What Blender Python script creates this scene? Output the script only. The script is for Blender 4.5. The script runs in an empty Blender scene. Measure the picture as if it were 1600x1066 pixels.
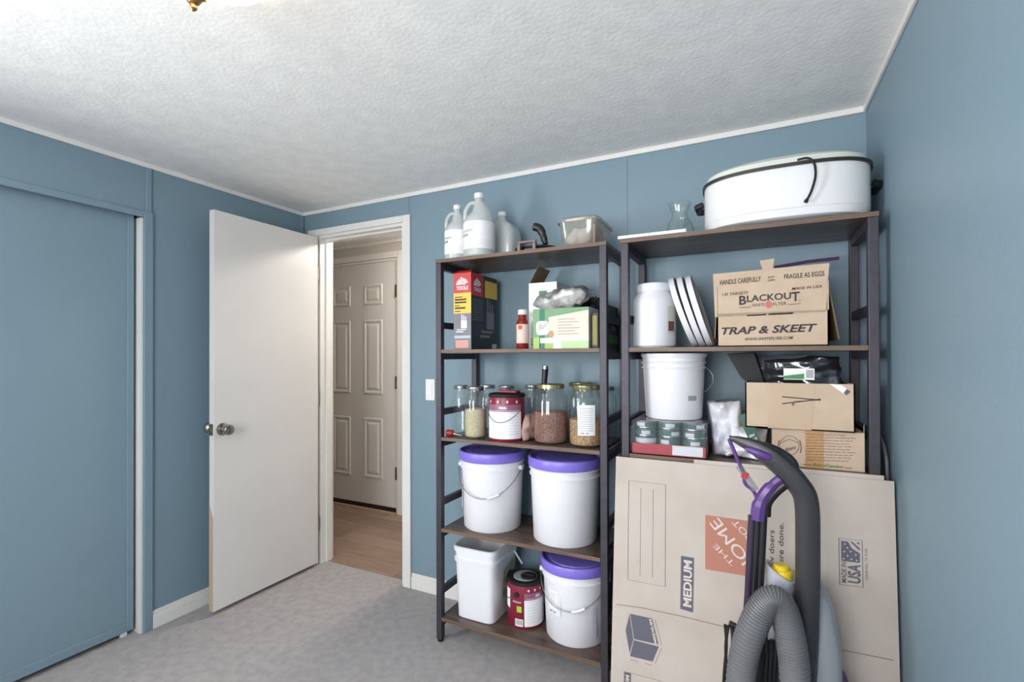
import bpy, bmesh, math, random
from mathutils import Vector, Matrix, noise
from math import sin, cos, pi, sqrt, atan2, radians
random.seed(7)
SC = bpy.context.scene
COL = SC.collection

# ------------------------------------------------------------------ camera
F_PX, YAW, PITCH, ROLL, SHIFT = 756.682, .460264601, .00584229525, -.00298465447, 19.55048
CAM = Vector((2.48410, -2.11153, 1.25))
fw = Vector((-sin(YAW)*cos(PITCH), cos(YAW)*cos(PITCH), sin(PITCH)))
r0 = Vector((cos(YAW), sin(YAW), 0)); u0 = r0.cross(fw)
rt = r0*cos(ROLL)+u0*sin(ROLL); up = -r0*sin(ROLL)+u0*cos(ROLL)
cd = bpy.data.cameras.new('camera'); cam = bpy.data.objects.new('camera', cd); COL.objects.link(cam)
cd.sensor_fit = 'HORIZONTAL'; cd.sensor_width = 36; cd.lens = F_PX/1600*36; cd.shift_y = SHIFT/1600; cd.clip_start = .02
m3 = Matrix((rt, up, -fw)).transposed(); cam.matrix_world = Matrix.Translation(CAM) @ m3.to_4x4()
SC.camera = cam

def at(px, py, y):                     # photo point -> world point at depth y (metres from the shelf wall)
    d = fw+rt*((px-800)/F_PX)+up*((533+SHIFT-py)/F_PX)
    return CAM+d*((y-CAM.y)/d.y)

# ------------------------------------------------------------------ world, window light, exposure
w = bpy.data.worlds.new('world'); SC.world = w; w.use_nodes = True
w.node_tree.nodes['Background'].inputs[0].default_value = (.55, .72, 1, 1); w.node_tree.nodes['Background'].inputs[1].default_value = 1.0
def area(name, loc, rot, sx, sy, power, color):
    l = bpy.data.lights.new(name, 'AREA'); l.shape = 'RECTANGLE'; l.size = sx; l.size_y = sy; l.energy = power; l.color = color
    o = bpy.data.objects.new(name, l); COL.objects.link(o); o.location = loc; o.rotation_euler = rot; return o
area('window_daylight', (1.85, -3.55, 1.38), (pi/2, 0, 0), 1.2, 1.15, 40, (1, .985, .97))
area('side_window_daylight', (-.05, -2.8, 1.30), (0, -pi/2, 0), 1.1, .9, 52, (1, .99, .98))
vs = SC.view_settings; vs.view_transform = 'Standard'; vs.look = 'None'; vs.gamma = 1; vs.use_curve_mapping = False; vs.exposure = 0.5

# ------------------------------------------------------------------ materials
def lin(c):
    return tuple(((v/255)/12.92 if v/255 <= .04045 else ((v/255+.055)/1.055)**2.4) for v in c)+(1,)
MATS = {}
def pm(name, rgb, rough=.5, metal=0, var=None, scale=8, stretch=(1, 1, 1), bump=0, bscale=60, spec=.5, coat=0, detail=4):
    if name in MATS: return MATS[name]
    m = bpy.data.materials.new(name); m.use_nodes = True; nt = m.node_tree; b = nt.nodes['Principled BSDF']
    b.inputs['Base Color'].default_value = lin(rgb); b.inputs['Roughness'].default_value = rough; b.inputs['Metallic'].default_value = metal
    b.inputs['Specular IOR Level'].default_value = spec; b.inputs['Coat Weight'].default_value = coat
    if var or bump:
        tc = nt.nodes.new('ShaderNodeTexCoord'); mp = nt.nodes.new('ShaderNodeMapping'); mp.inputs['Scale'].default_value = stretch
        nt.links.new(tc.outputs['Object'], mp.inputs['Vector'])
    if var:
        n = nt.nodes.new('ShaderNodeTexNoise'); n.inputs['Scale'].default_value = scale; n.inputs['Detail'].default_value = detail
        nt.links.new(mp.outputs[0], n.inputs['Vector'])
        cr = nt.nodes.new('ShaderNodeValToRGB'); cr.color_ramp.elements[0].color = lin(rgb); cr.color_ramp.elements[1].color = lin(var)
        cr.color_ramp.elements[0].position = .35; cr.color_ramp.elements[1].position = .65
        nt.links.new(n.outputs['Fac'], cr.inputs[0]); nt.links.new(cr.outputs[0], b.inputs['Base Color'])
    if bump:
        n2 = nt.nodes.new('ShaderNodeTexNoise'); n2.inputs['Scale'].default_value = bscale; n2.inputs['Detail'].default_value = 4
        nt.links.new(mp.outputs[0], n2.inputs['Vector'])
        bp = nt.nodes.new('ShaderNodeBump'); bp.inputs['Strength'].default_value = bump; bp.inputs['Distance'].default_value = .004
        nt.links.new(n2.outputs['Fac'], bp.inputs['Height']); nt.links.new(bp.outputs[0], b.inputs['Normal'])
    MATS[name] = m; return m
def clear(name, tint, amount, rough=.04, body=None):
    """thin see-through plastic or glass: transparent + (diffuse) + fresnel gloss"""
    m = bpy.data.materials.new(name); m.use_nodes = True; nt = m.node_tree; nt.nodes.clear()
    out = nt.nodes.new('ShaderNodeOutputMaterial'); t = nt.nodes.new('ShaderNodeBsdfTransparent'); t.inputs[0].default_value = lin(tint)
    d = nt.nodes.new('ShaderNodeBsdfPrincipled'); d.inputs['Base Color'].default_value = lin(body or tint); d.inputs['Roughness'].default_value = rough
    mx = nt.nodes.new('ShaderNodeMixShader'); mx.inputs[0].default_value = amount
    g = nt.nodes.new('ShaderNodeBsdfGlossy'); g.inputs['Roughness'].default_value = rough
    lw = nt.nodes.new('ShaderNodeLayerWeight'); pw = nt.nodes.new('ShaderNodeMath'); pw.operation = 'POWER'; pw.inputs[1].default_value = 3.5; nt.links.new(lw.outputs['Facing'], pw.inputs[0]); fr = nt.nodes.new('ShaderNodeMath'); fr.operation = 'MULTIPLY_ADD'; fr.inputs[1].default_value = .75; fr.inputs[2].default_value = .07; nt.links.new(pw.outputs[0], fr.inputs[0])
    mx2 = nt.nodes.new('ShaderNodeMixShader')
    nt.links.new(t.outputs[0], mx.inputs[1]); nt.links.new(d.outputs[0], mx.inputs[2])
    nt.links.new(fr.outputs[0], mx2.inputs[0]); nt.links.new(mx.outputs[0], mx2.inputs[1]); nt.links.new(g.outputs[0], mx2.inputs[2])
    nt.links.new(mx2.outputs[0], out.inputs[0]); MATS[name] = m; return m
def grain(name, a, b_, scale=160):
    m = pm(name, a, .7, var=b_, scale=scale, bump=.8, bscale=scale, detail=2); return m

WALL = pm('wall_paint', (120, 143, 155), .5, bump=.12, bscale=140)
CEIL = pm('ceiling_texture', (238, 237, 234), .85, var=(230, 229, 227), scale=14, bump=.3, bscale=70)
CARPET = pm('carpet', (178, 173, 172), .95, var=(163, 159, 160), scale=26, bump=1, bscale=420)
WHITE = pm('white_paint', (226, 224, 220), .4, var=(220, 217, 213), scale=3)
DOORW = pm('door_white', (220, 217, 213), .38, var=(214, 211, 208), scale=2)
TAN = pm('bare_wood', (190, 164, 138), .7, var=(176, 150, 124), scale=20, stretch=(1, 1, .1))
METAL = pm('dark_frame_metal', (66, 62, 70), .45, .3, var=(58, 55, 62), scale=30)
BOARD = pm('rustic_board', (96, 78, 68), .38, var=(62, 50, 46), scale=14, stretch=(.25, 2.2, 1), bump=.2, bscale=40)
EDGE = pm('board_edge', (112, 90, 74), .5, var=(92, 72, 60), scale=30, stretch=(.2, 1, 2))
CHROME = pm('brushed_nickel', (170, 164, 156), .25, 1)
BRASS = pm('brass', (176, 132, 84), .3, 1)
BLACKP = pm('black_plastic', (26, 25, 27), .4)
RUBBER = pm('black_rubber', (18, 18, 19), .7)
HDPE = pm('white_plastic', (224, 223, 227), .38, spec=.4)
PURPLE_L = pm('purple_lid_plastic', (126, 110, 204), .35)
PURPLE = pm('purple_plastic', (86, 56, 120), .3)
KRAFT = pm('kraft_cardboard', (194, 172, 150), .8, var=(186, 163, 140), scale=16)
KRAFT2 = pm('grey_kraft_cardboard', (188, 177, 168), .8, var=(180, 168, 158), scale=7)
KDARK = pm('kraft_inside', (140, 116, 84), .85)
INK = pm('dark_ink', (62, 54, 56), .8)
BLUEINK = pm('slate_ink', (94, 92, 104), .8)
ORANGE = pm('faded_orange_ink', (172, 116, 99), .8)
PAPER = pm('white_paper', (232, 231, 232), .6)
GREYINK = pm('grey_ink', (150, 152, 156), .7)
GREENINK = pm('green_ink', (78, 122, 50), .7)
STEEL = pm('steel_wire', (150, 150, 154), .3, 1)
GLASS = clear('jar_glass', (249, 252, 251), .02, .03)
BLACKBAG = pm('black_film', (30, 30, 33), .22, bump=.2, bscale=14)

# ------------------------------------------------------------------ mesh helpers
class MB:
    def __init__(s): s.v = []; s.f = []; s.m = []
    def add(s, vs, fs, mi=0):
        o = len(s.v); s.v += [Vector(p) for p in vs]
        for f in fs: s.f.append([i+o for i in f]); s.m.append(mi)
        return s
    def box(s, x0, x1, y0, y1, z0, z1, mi=0):
        x0, x1 = min(x0, x1), max(x0, x1); y0, y1 = min(y0, y1), max(y0, y1); z0, z1 = min(z0, z1), max(z0, z1)
        return s.add([(x0, y0, z0), (x1, y0, z0), (x1, y1, z0), (x0, y1, z0), (x0, y0, z1), (x1, y0, z1), (x1, y1, z1), (x0, y1, z1)],
                     [(0, 3, 2, 1), (4, 5, 6, 7), (0, 1, 5, 4), (1, 2, 6, 5), (2, 3, 7, 6), (3, 0, 4, 7)], mi)
    def loft(s, rings, n=32, c0=True, c1=True, mi=0):
        """rings of (cx, cy, z, rx, ry, exponent): ellipses to rounded rectangles"""
        vs = []
        for (cx, cy, z, rx, ry, p) in rings:
            for k in range(n):
                t = 2*pi*(k+.5)/n; a, b = cos(t), sin(t); e = 2/p
                vs.append((cx+rx*math.copysign(abs(a)**e, a), cy+ry*math.copysign(abs(b)**e, b), z))
        fs = []
        for i in range(len(rings)-1):
            for k in range(n):
                k2 = (k+1) % n; fs.append((i*n+k, i*n+k2, (i+1)*n+k2, (i+1)*n+k))
        if c0: fs.append(tuple(range(n-1, -1, -1)))
        if c1: fs.append(tuple((len(rings)-1)*n+k for k in range(n)))
        return s.add(vs, fs, mi)
    def lathe(s, cx, cy, prof, n=40, c0=True, c1=True, mi=0):
        return s.loft([(cx, cy, z, r, r, 2) for r, z in prof], n, c0, c1, mi)
    def tube(s, path, r, n=10, mi=0, closed=False, flat=1.0, flat_axis=None):
        path = [Vector(p) for p in path]; L = len(path); rr = r if isinstance(r, (list, tuple)) else [r]*L
        vs = []; prev = None
        for i, p in enumerate(path):
            a = path[(i-1) % L] if (closed or i > 0) else p; b = path[(i+1) % L] if (closed or i < L-1) else p
            t = (b-a).normalized()
            if prev is None:
                h = Vector((0, 0, 1)) if abs(t.z) < .9 else Vector((0, 1, 0)); nrm = (h-t*h.dot(t)).normalized()
            else: nrm = (prev-t*prev.dot(t)).normalized()
            prev = nrm; bn = t.cross(nrm)
            for k in range(n):
                q = nrm*cos(2*pi*k/n)*rr[i]+bn*sin(2*pi*k/n)*rr[i]
                if flat_axis is not None: q = q-flat_axis*q.dot(flat_axis)*(1-flat)
                vs.append(p+q)
        fs = []
        for i in range(L if closed else L-1):
            for k in range(n):
                i2 = (i+1) % L; k2 = (k+1) % n; fs.append((i*n+k, i*n+k2, i2*n+k2, i2*n+k))
        if not closed: fs += [tuple(range(n-1, -1, -1)), tuple((L-1)*n+k for k in range(n))]
        return s.add(vs, fs, mi)
    def prism(s, pts, d, mi=0):
        """polygon pts (3D, planar) extruded by vector d"""
        n = len(pts); d = Vector(d); vs = [Vector(p) for p in pts]+[Vector(p)+d for p in pts]
        return s.add(vs, [tuple(range(n-1, -1, -1)), tuple(range(n, 2*n))]+[(k, (k+1) % n, n+(k+1) % n, n+k) for k in range(n)], mi)
    def arc(s, cx, cy, R, t0, t1, z0, z1, n=16, mi=0):
        vs = []
        for k in range(n+1):
            t = t0+(t1-t0)*k/n; vs += [(cx+R*cos(t), cy+R*sin(t), z0), (cx+R*cos(t), cy+R*sin(t), z1)]
        return s.add(vs, [(2*k, 2*k+2, 2*k+3, 2*k+1) for k in range(n)], mi)
    def build(s, name, mats, parent=None, loc=None, smooth=False, bevel=0, seg=2):
        me = bpy.data.meshes.new(name)
        off = wloc(parent) if parent is not None else Vector(loc or (0, 0, 0))
        me.from_pydata([tuple(v-off) for v in s.v], [], s.f)
        ms = mats if isinstance(mats, (list, tuple)) else [mats]
        for m in ms: me.materials.append(m)
        for p, i in zip(me.polygons, s.m): p.material_index = i
        bm = bmesh.new(); bm.from_mesh(me); bmesh.ops.recalc_face_normals(bm, faces=bm.faces)
        if bevel:
            es = [e for e in bm.edges if len(e.link_faces) == 2 and e.calc_face_angle(0) > .6]
            bmesh.ops.bevel(bm, geom=es, offset=bevel, segments=seg, profile=.5, affect='EDGES', clamp_overlap=True)
        if smooth:
            for f in bm.faces: f.smooth = True
            for e in bm.edges:
                if len(e.link_faces) == 2 and e.calc_face_angle(0) > .7: e.smooth = False
        bm.to_mesh(me); bm.free()
        o = bpy.data.objects.new(name, me); COL.objects.link(o)
        if parent is not None: o.parent = parent
        else: o.location = off
        return o
def wloc(o):
    p = Vector((0, 0, 0))
    while o is not None: p = p+o.location; o = o.parent
    return p
def tag(o, label, cat, group=None, kind=None):
    o['label'] = label; o['category'] = cat
    if group: o['group'] = group
    if kind: o['kind'] = kind
    return o
def struct(o): o['kind'] = 'structure'; return o
def thing(name, loc, label, cat, group=None):
    o = bpy.data.objects.new(name, None); COL.objects.link(o); o.location = loc; o.empty_display_size = .05
    return tag(o, label, cat, group)
def copy_tree(o, parent=None):
    c = o.copy(); COL.objects.link(c); c.parent = parent
    for ch in list(o.children): copy_tree(ch, c)
    return c
def flat(name, pts, mat, parent, n=None, off=.0007):
    """flat print: polygon lifted a hair off the surface"""
    pts = [Vector(p) for p in pts]; n = Vector(n) if n is not None else Vector((0, -1, 0))
    return MB().add([p+n*off for p in pts], [tuple(range(len(pts)))]).build(name, mat, parent)
def glyphs(string, shear=0, bold=0, spacing=1):
    cu = bpy.data.curves.new('lettering', 'FONT'); cu.body = string; cu.size = 1; cu.shear = shear; cu.offset = bold; cu.space_character = spacing; cu.resolution_u = 3
    o = bpy.data.objects.new('lettering', cu); COL.objects.link(o)
    me = bpy.data.meshes.new_from_object(o); COL.objects.unlink(o); bpy.data.objects.remove(o)
    vs = [v.co.copy() for v in me.vertices]; fs = [tuple(p.vertices) for p in me.polygons]; bpy.data.meshes.remove(me)
    x0 = min(v.x for v in vs); x1 = max(v.x for v in vs)
    return [( (v.x-x0)/(x1-x0), v.y/.72) for v in vs], fs
def letter(string, p0, p1, h, mat, parent, V=(0, 0, 1), N=(0, -1, 0), shear=0, bold=.01, off=.0012, spacing=1):
    """a line of lettering from p0 to p1 (baseline), cap height h"""
    vs, fs = glyphs(string, shear, bold, spacing); p0 = Vector(p0); p1 = Vector(p1); V = Vector(V).normalized(); N = Vector(N)
    return MB().add([p0+(p1-p0)*x+V*(y*h)+N*off for x, y in vs], fs).build('lettering', mat, parent)
def letter_round(string, cx, cy, R, t0, t1, z, h, mat, parent, bold=.01, shear=0):
    vs, fs = glyphs(string, shear, bold)
    return MB().add([(cx+(R+.0012)*cos(t0+(t1-t0)*x), cy+(R+.0012)*sin(t0+(t1-t0)*x), z+y*h) for x, y in vs], fs).build('lettering', mat, parent)
def bez(pts, n=8):
    """Catmull-Rom through the points"""
    pts = [Vector(p) for p in pts]; out = []
    for i in range(len(pts)-1):
        a = pts[max(i-1, 0)]; b = pts[i]; c = pts[i+1]; d = pts[min(i+2, len(pts)-1)]
        for k in range(n):
            t = k/n; out.append(.5*((2*b)+(c-a)*t+(2*a-5*b+4*c-d)*t*t+(3*b-a-3*c+d)*t**3))
    out.append(pts[-1]); return out
def crumple(name, c, r, mat, parent=None, loc=None, amp=.25, seed=0, freq=2.2, p=3, floor=None, sub=4):
    """crumpled bag: super-ellipsoid with sharp folds"""
    bm = bmesh.new(); bmesh.ops.create_icosphere(bm, subdivisions=sub, radius=1); mb = MB()
    vs = []
    for v in bm.verts:
        q = v.co.normalized(); k = (abs(q.x)**p+abs(q.y)**p+abs(q.z)**p)**(-1/p); s_ = q*k
        n1 = 1-abs(noise.noise(q*freq+Vector((seed, seed*2, 0))))*2; n2 = noise.noise(q*freq*2.7+Vector((0, seed, seed)))
        s_ = s_*(1+amp*(n1-.6)+amp*.35*n2)
        w_ = Vector((c[0]+s_.x*r[0], c[1]+s_.y*r[1], c[2]+s_.z*r[2]))
        if floor is not None: w_.z = max(w_.z, floor)
        vs.append(w_)
    mb.add(vs, [tuple(v.index for v in f.verts) for f in bm.faces]); bm.free()
    return mb.build(name, mat, parent, loc, smooth=False)

def pillow(name, c, U, V, w_, h_, t_, mat, parent=None, loc=None, wr=.006, seed=0, freq=14, n=26, floor=None):
    """soft bag: two bulging sheets sealed at the edge, with creases"""
    c = Vector(c); U = Vector(U).normalized(); V = Vector(V).normalized(); N = U.cross(V).normalized(); vs = []; so = Vector((seed*3.1, seed*1.7, seed))
    for s_ in (-1, 1):
        for i in range(n+1):
            for j in range(n+1):
                a = 2*i/n-1; b = 2*j/n-1; T = t_/2*((1-abs(a)**3)*(1-abs(b)**3))**.6
                ea = 1+.07*noise.noise(Vector((b*2, seed, 0))); eb = 1+.07*noise.noise(Vector((a*2, seed+5, 0)))
                q = Vector((a*w_*freq/2, b*h_*freq/2, s_*2))+so
                d = (1-2*abs(noise.noise(q)))*.6+noise.noise(q*2.3)*.5
                edge = min(1, T/(t_*.25)); wob = noise.noise(Vector((a*1.6, b*1.6, seed+9)))*t_*.35
                p = c+U*(a*w_/2*ea)+V*(b*h_/2*eb)+N*(s_*(T+d*wr*edge)+wob)
                if floor is not None and p.z < floor: p.z = floor
                vs.append(p)
    m_ = (n+1)**2; fs = []
    for s_ in (0, 1):
        for i in range(n):
            for j in range(n):
                k = s_*m_+i*(n+1)+j; f = (k, k+n+1, k+n+2, k+1); fs.append(f if s_ else f[::-1])
    return MB().add(vs, fs).build(name, mat, parent, loc, smooth=True)

# ------------------------------------------------------------------ the room
W, H, REAR = 2.854, 2.141, -3.5
struct(MB().box(-.9, W+.1, REAR-.1, .05, -.06, 0).build('floor', CARPET))
struct(MB().box(-.9, W+.1, REAR-.1, .0, H, H+.06).build('ceiling', CEIL))
# shelf wall with the doorway
DX0, DX1, DZ = .125, .778, 1.985
struct(MB().box(-.1, DX0, 0, .1, 0, H).box(DX1, W+.1, 0, .1, 0, H).box(DX0, DX1, 0, .1, DZ, H).build('wall_back', WALL))
struct(MB().box(W, W+.1, REAR, 0, 0, H).build('wall_right', WALL))
# rear wall with window opening
struct(MB().box(-.9, 1.25, REAR-.1, REAR, 0, H).box(2.45, W+.1, REAR-.1, REAR, 0, H).box(1.25, 2.45, REAR-.1, REAR, 0, .80).box(1.25, 2.45, REAR-.1, REAR, 1.98, H).build('wall_rear', WALL))
wf = struct(MB().box(1.21, 2.49, REAR, REAR+.02, .74, .80).box(1.21, 2.49, REAR, REAR+.02, 1.98, 2.04).box(1.19, 1.25, REAR, REAR+.02, .74, 2.04).box(2.45, 2.51, REAR, REAR+.02, .76, 2.04).build('window_1', WHITE))
MB().box(1.835, 1.865, REAR-.06, REAR-.03, .82, 1.98).build('mullion', WHITE, wf)
# closet wall
CY = -.882
struct(MB().box(-.1, 0, -.882, 0, 0, H).box(-.1, 0, -2.15, -.882, 1.915, H).box(-.1, 0, -2.3, -2.15, 0, H).box(-.1, 0, REAR, -3.3, 0, H).box(-.1, 0, -3.3, -2.3, 0, .75).box(-.1, 0, -3.3, -2.3, 1.95, H).build('wall_left', WALL))
wf2 = struct(MB().box(0, .02, -3.36, -2.24, .69, .75).box(0, .02, -3.36, -2.24, 1.95, 2.01).box(0, .02, -3.36, -3.3, .75, 1.95).box(0, .02, -2.3, -2.24, .75, 1.95).build('window_2', WHITE))
struct(MB().box(-.9, -.75, -2.3, 0, 0, H).box(-.75, -.1, -2.3, -2.2, 0, H).build('wall_closet', WALL))
struct(MB().box(-.75, -.1, -.88, -.83, 0, H).build('wall_closet_end', WALL))
# closet trim
t = struct(MB().box(0, .012, -.884, -.846, 0, 1.917).build('trim_1', WALL, bevel=.003))
struct(MB().box(0, .010, -2.15, -.884, 1.888, 1.917).build('trim_2', WALL, bevel=.003))
struct(MB().box(0, .008, -.873, -.851, 1.917, H-.022).build('trim_3', WALL, bevel=.002))
struct(MB().box(0, .008, -.022, -.004, 0, H-.022).build('trim_4', WALL, bevel=.002))
struct(MB().box(-.099, -.001, -.892, -.883, 0, 1.886).build('trim_5', WHITE))
# closet sliding door
d3 = struct(MB().box(-.058, -.034, -1.9, -.905, .022, 1.914).build('door_3', WALL))
MB().box(-.034, -.028, -.93, -.905, .022, 1.914).build('edge_strip', WALL, d3, bevel=.002)
MB().box(-.034, -.029, -1.9, -.93, .022, .06).build('bottom_rail', WALL, d3, bevel=.002)
MB().box(-.052, -.040, -.95, -.925, .001, .022).build('floor_guide', PAPER, d3)
d4 = struct(MB().box(-.092, -.068, -2.14, -1.6, .022, 1.914).build('door_4', WALL))
# ceiling trim strips
struct(MB().box(0, W, -.011, 0, H-.022, H).build('trim_6', WHITE, bevel=.003))
struct(MB().box(0, .011, REAR, -.011, H-.022, H).build('trim_7', WHITE, bevel=.003))
struct(MB().box(W-.011, W, REAR, -.011, H-.022, H).build('trim_8', WHITE, bevel=.003))
struct(MB().box(.797, .815, -.003, 0, 2.03, H-.022).build('trim_9', WALL))
struct(MB().box(1.985, 2.0, -.003, 0, 1.7, H-.022).build('trim_10', WALL))
# baseboards
def baseboard(name, x0, x1, y0, y1, ax):
    mb = MB()
    if ax == 'y': mb.box(x0, x1, y0, y1, 0, .062); mb.box(x0, x0+(x1-x0)*.55, y0, y1, .062, .082)
    else: mb.box(x0, x1, y0, y1, 0, .062); mb.box(x0, x1, y1-(y1-y0)*.55, y1, .062, .082)
    return struct(mb.build(name, WHITE, bevel=.002))
baseboard('baseboard_left', 0, .012, -.845, 0, 'y')
baseboard('baseboard_back', .832, W, -.012, 0, 'x')
baseboard('baseboard_right', W-.012, W, REAR, -.012, 'x')
# door casing and jamb
struct(MB().box(DX1, .828, -.014, 0, 0, 2.022).box(.047, DX0, -.014, 0, 0, 2.022).box(DX0, DX1, -.014, 0, DZ, 2.022).build('trim_11', WHITE, bevel=.003))
struct(MB().box(DX0, .142, 0, .1, 0, DZ).box(.764, DX1, 0, .1, 0, DZ).box(.142, .764, 0, .1, DZ-.016, DZ).box(.142, .152, .04, .08, 0, DZ-.016).box(.754, .764, .04, .08, 0, DZ-.016).box(.152, .754, .04, .08, DZ-.026, DZ-.016).build('trim_12', WHITE))
# open bedroom door
d1 = struct(MB().box(.118, .153, -.655, -.028, .02, 1.967).build('door_1', DOORW, loc=(.135, -.03, .02), bevel=.0015))
MB().add([(.119, -.6558, .02), (.150, -.6558, .02), (.150, -.6558, .47), (.119, -.6558, .54)], [(0, 1, 2, 3)]).build('chipped_edge', TAN, d1)
def knob(x, y, z, sx, mat, parent, name='knob'):
    mb = MB(); n = 24; prof = [(.0, .0305), (.004, .0305), (.008, .020), (.010, .012), (.024, .011), (.030, .019), (.038, .026), (.052, .027), (.060, .022), (.063, .012), (.0632, .0005)]
    vs = []
    for d, r in prof:
        for k in range(n): vs.append((x+sx*d, y+r*cos(2*pi*k/n), z+r*sin(2*pi*k/n)))
    fs = [(i*n+k, i*n+(k+1) % n, (i+1)*n+(k+1) % n, (i+1)*n+k) for i in range(len(prof)-1) for k in range(n)]
    return mb.add(vs, fs).build(name, mat, parent, smooth=True)
knob(.153, -.612, .897, 1, CHROME, d1)
knob(.118, -.625, .900, -1, CHROME, d1)
pl = MB().box(.122, .149, -.6575, -.6548, .870, .926).build('latch_plate', CHROME, d1)
MB().box(.128, .142, -.668, -.657, .888, .908).build('latch_bolt', CHROME, pl)
for z in (.25, 1.0, 1.75): MB().tube([(.148, -.021, z-.04), (.148, -.021, z+.04)], .006).build('hinge', CHROME, d1, smooth=True)
# light switch
sw = thing('light_switch', (.955, 0, 1.075), 'white rocker light switch on blue wall beside the doorway', 'switch')
MB().box(.926, .984, -.006, 0, 1.018, 1.130).build('cover_plate', PAPER, sw, bevel=.002)
MB().box(.941, .969, -.0095, -.006, 1.042, 1.106).build('rocker', PAPER, sw, bevel=.0015)

# ------------------------------------------------------------------ hall behind the doorway
HY = .93
HW = pm('hall_wall', (198, 192, 184), .6)
struct(MB().box(-1.7, -.93, HY, HY+.1, 0, 2.2).box(.035, 1.6, HY, HY+.1, 0, 2.2).box(-.93, .035, HY, HY+.1, 2.045, 2.2).build('wall_hall', HW))
struct(MB().box(-1.7, 1.6, .1, HY+.1, 2.18, 2.22).build('ceiling_hall', CEIL))
struct(MB().box(-1.7, -1.6, .1, HY, 0, 2.2).build('wall_hall_end', HW))
struct(MB().box(-1.6, DX0, .1, .108, 0, 2.18).box(DX1, 1.6, .1, .108, 0, 2.18).box(DX0, DX1, .1, .108, DZ, 2.18).build('wall_hall_near', HW))
struct(MB().box(1.6, 1.7, .1, HY, 0, 2.2).build('wall_hall_far', HW))
fl = struct(MB().box(-1.7, 1.6, .05, HY+.1, -.06, -.008).build('floor_hall', pm('subfloor', (70, 56, 46), .8)))
PLK = [pm('plank_%s' % n, c, .45, var=c2, scale=9, stretch=(.5, 6, 1), bump=.1, bscale=60) for n, c, c2 in (('honey', (150, 128, 112), (130, 108, 94)), ('brown', (140, 118, 104), (120, 100, 88)), ('sand', (158, 136, 120), (138, 118, 104)))]
y = .052; row = 0
while y < HY-.01:
    y1 = min(y+.148, HY-.002); x = -1.55-.37*(row % 3)
    while x < 1.5:
        a, b = max(x, -1.6), min(x+1.1, 1.58)
        if b-a > .05: MB().box(a+.001, b-.001, y+.001, y1-.001, -.008, 0).build('plank', random.choice(PLK), fl)
        x += 1.1
    y = y1; row += 1
struct(MB().box(-.93, -.87, HY-.016, HY, 0, 2.09).box(-.03, .035, HY-.016, HY, 0, 2.09).box(-.87, -.03, HY-.016, HY, 2.04, 2.09).build('trim_13', WHITE, bevel=.004))
struct(MB().box(-.87, -.846, HY, HY+.1, 0, 2.04).box(-.053, -.03, HY, HY+.1, 0, 2.04).box(-.846, -.053, HY, HY+.1, 2.02, 2.04).build('trim_14', WHITE))
struct(MB().box(-1.6, 1.58, HY-.02, HY, 2.16, 2.18).build('trim_15', WHITE))
struct(MB().box(-.85, -.05, HY-.03, HY+.02, 0, .012).build('trim_16', pm('threshold', (176, 150, 116), .6)))
DOORH = pm('hall_door_paint', (212, 208, 204), .4)
d2 = struct(MB().box(-.845, -.055, HY+.005, HY+.045, .045, 2.018).build('door_2', DOORH, loc=(-.06, HY+.02, .04)))
MB().box(-.845, -.055, HY-.002, HY+.04, .012, .045).build('door_sweep', RUBBER, d2)
for (x0, x1) in ((-.738, -.540), (-.392, -.194)):
    for (z0, z1) in ((1.675, 1.845), (.945, 1.553), (.258, .750)):
        g = MB(); y0 = HY+.005
        def ring(i, yy): return [(x0+i, yy, z0+i), (x1-i, yy, z0+i), (x1-i, yy, z1-i), (x0+i, yy, z1-i)]
        rs = [ring(0, y0), ring(.006, y0-.007), ring(.016, y0-.007), ring(.026, y0-.001), ring(.036, y0-.001), ring(.052, y0-.008)]
        vs = [p for r in rs for p in r]; fs = [(4*i+k, 4*i+(k+1) % 4, 4*i+4+(k+1) % 4, 4*i+4+k) for i in range(5) for k in range(4)]+[(20, 21, 22, 23)]
        g.add(vs, fs).build('panel', DOORH, d2)
def knob_y(x, z, r, parent, name):
    mb = MB(); n = 20; prof = [(0, 1.15), (.006, 1.15), (.010, .5), (.025, .45), (.032, .9), (.045, 1), (.053, .7), (.054, .01)]
    vs = [(x+r*q*cos(2*pi*k/n), HY+.005-d, z+r*q*sin(2*pi*k/n)) for d, q in prof for k in range(n)]
    mb.add(vs, [(i*n+k, i*n+(k+1) % n, (i+1)*n+(k+1) % n, (i+1)*n+k) for i in range(len(prof)-1) for k in range(n)])
    return mb.build(name, CHROME, parent, smooth=True)
knob_y(-.80, .897, .028, d2, 'knob'); knob_y(-.80, 1.034, .026, d2, 'deadbolt')
for z in (1.773, 1.044, .321): MB().box(-.062, -.046, HY-.004, HY+.006, z-.05, z+.05).build('hinge', CHROME, d2)
# fill lamp added to brighten the passage, unseen behind the wall
hl = thing('hall_fill_lamp', (.75, .52, 2.18), 'unseen round white fill lamp added in the hall beyond the doorway', 'lamp')
MB().lathe(.75, .52, [(.11, 2.18), (.11, 2.165), (.10, 2.15)], 28).build('base', WHITE, hl, smooth=True)
def emis(name, rgb, s):
    m = bpy.data.materials.new(name); m.use_nodes = True; b = m.node_tree.nodes['Principled BSDF']
    b.inputs['Base Color'].default_value = (.9, .9, .88, 1); b.inputs['Emission Color'].default_value = lin(rgb); b.inputs['Emission Strength'].default_value = s; return m
MB().lathe(.75, .52, [(.095, 2.15), (.09, 2.12), (.06, 2.095), (.01, 2.088)], 28).build('glass_shade', emis('hall_glow', (255, 246, 234), 105), hl, smooth=True)

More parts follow.
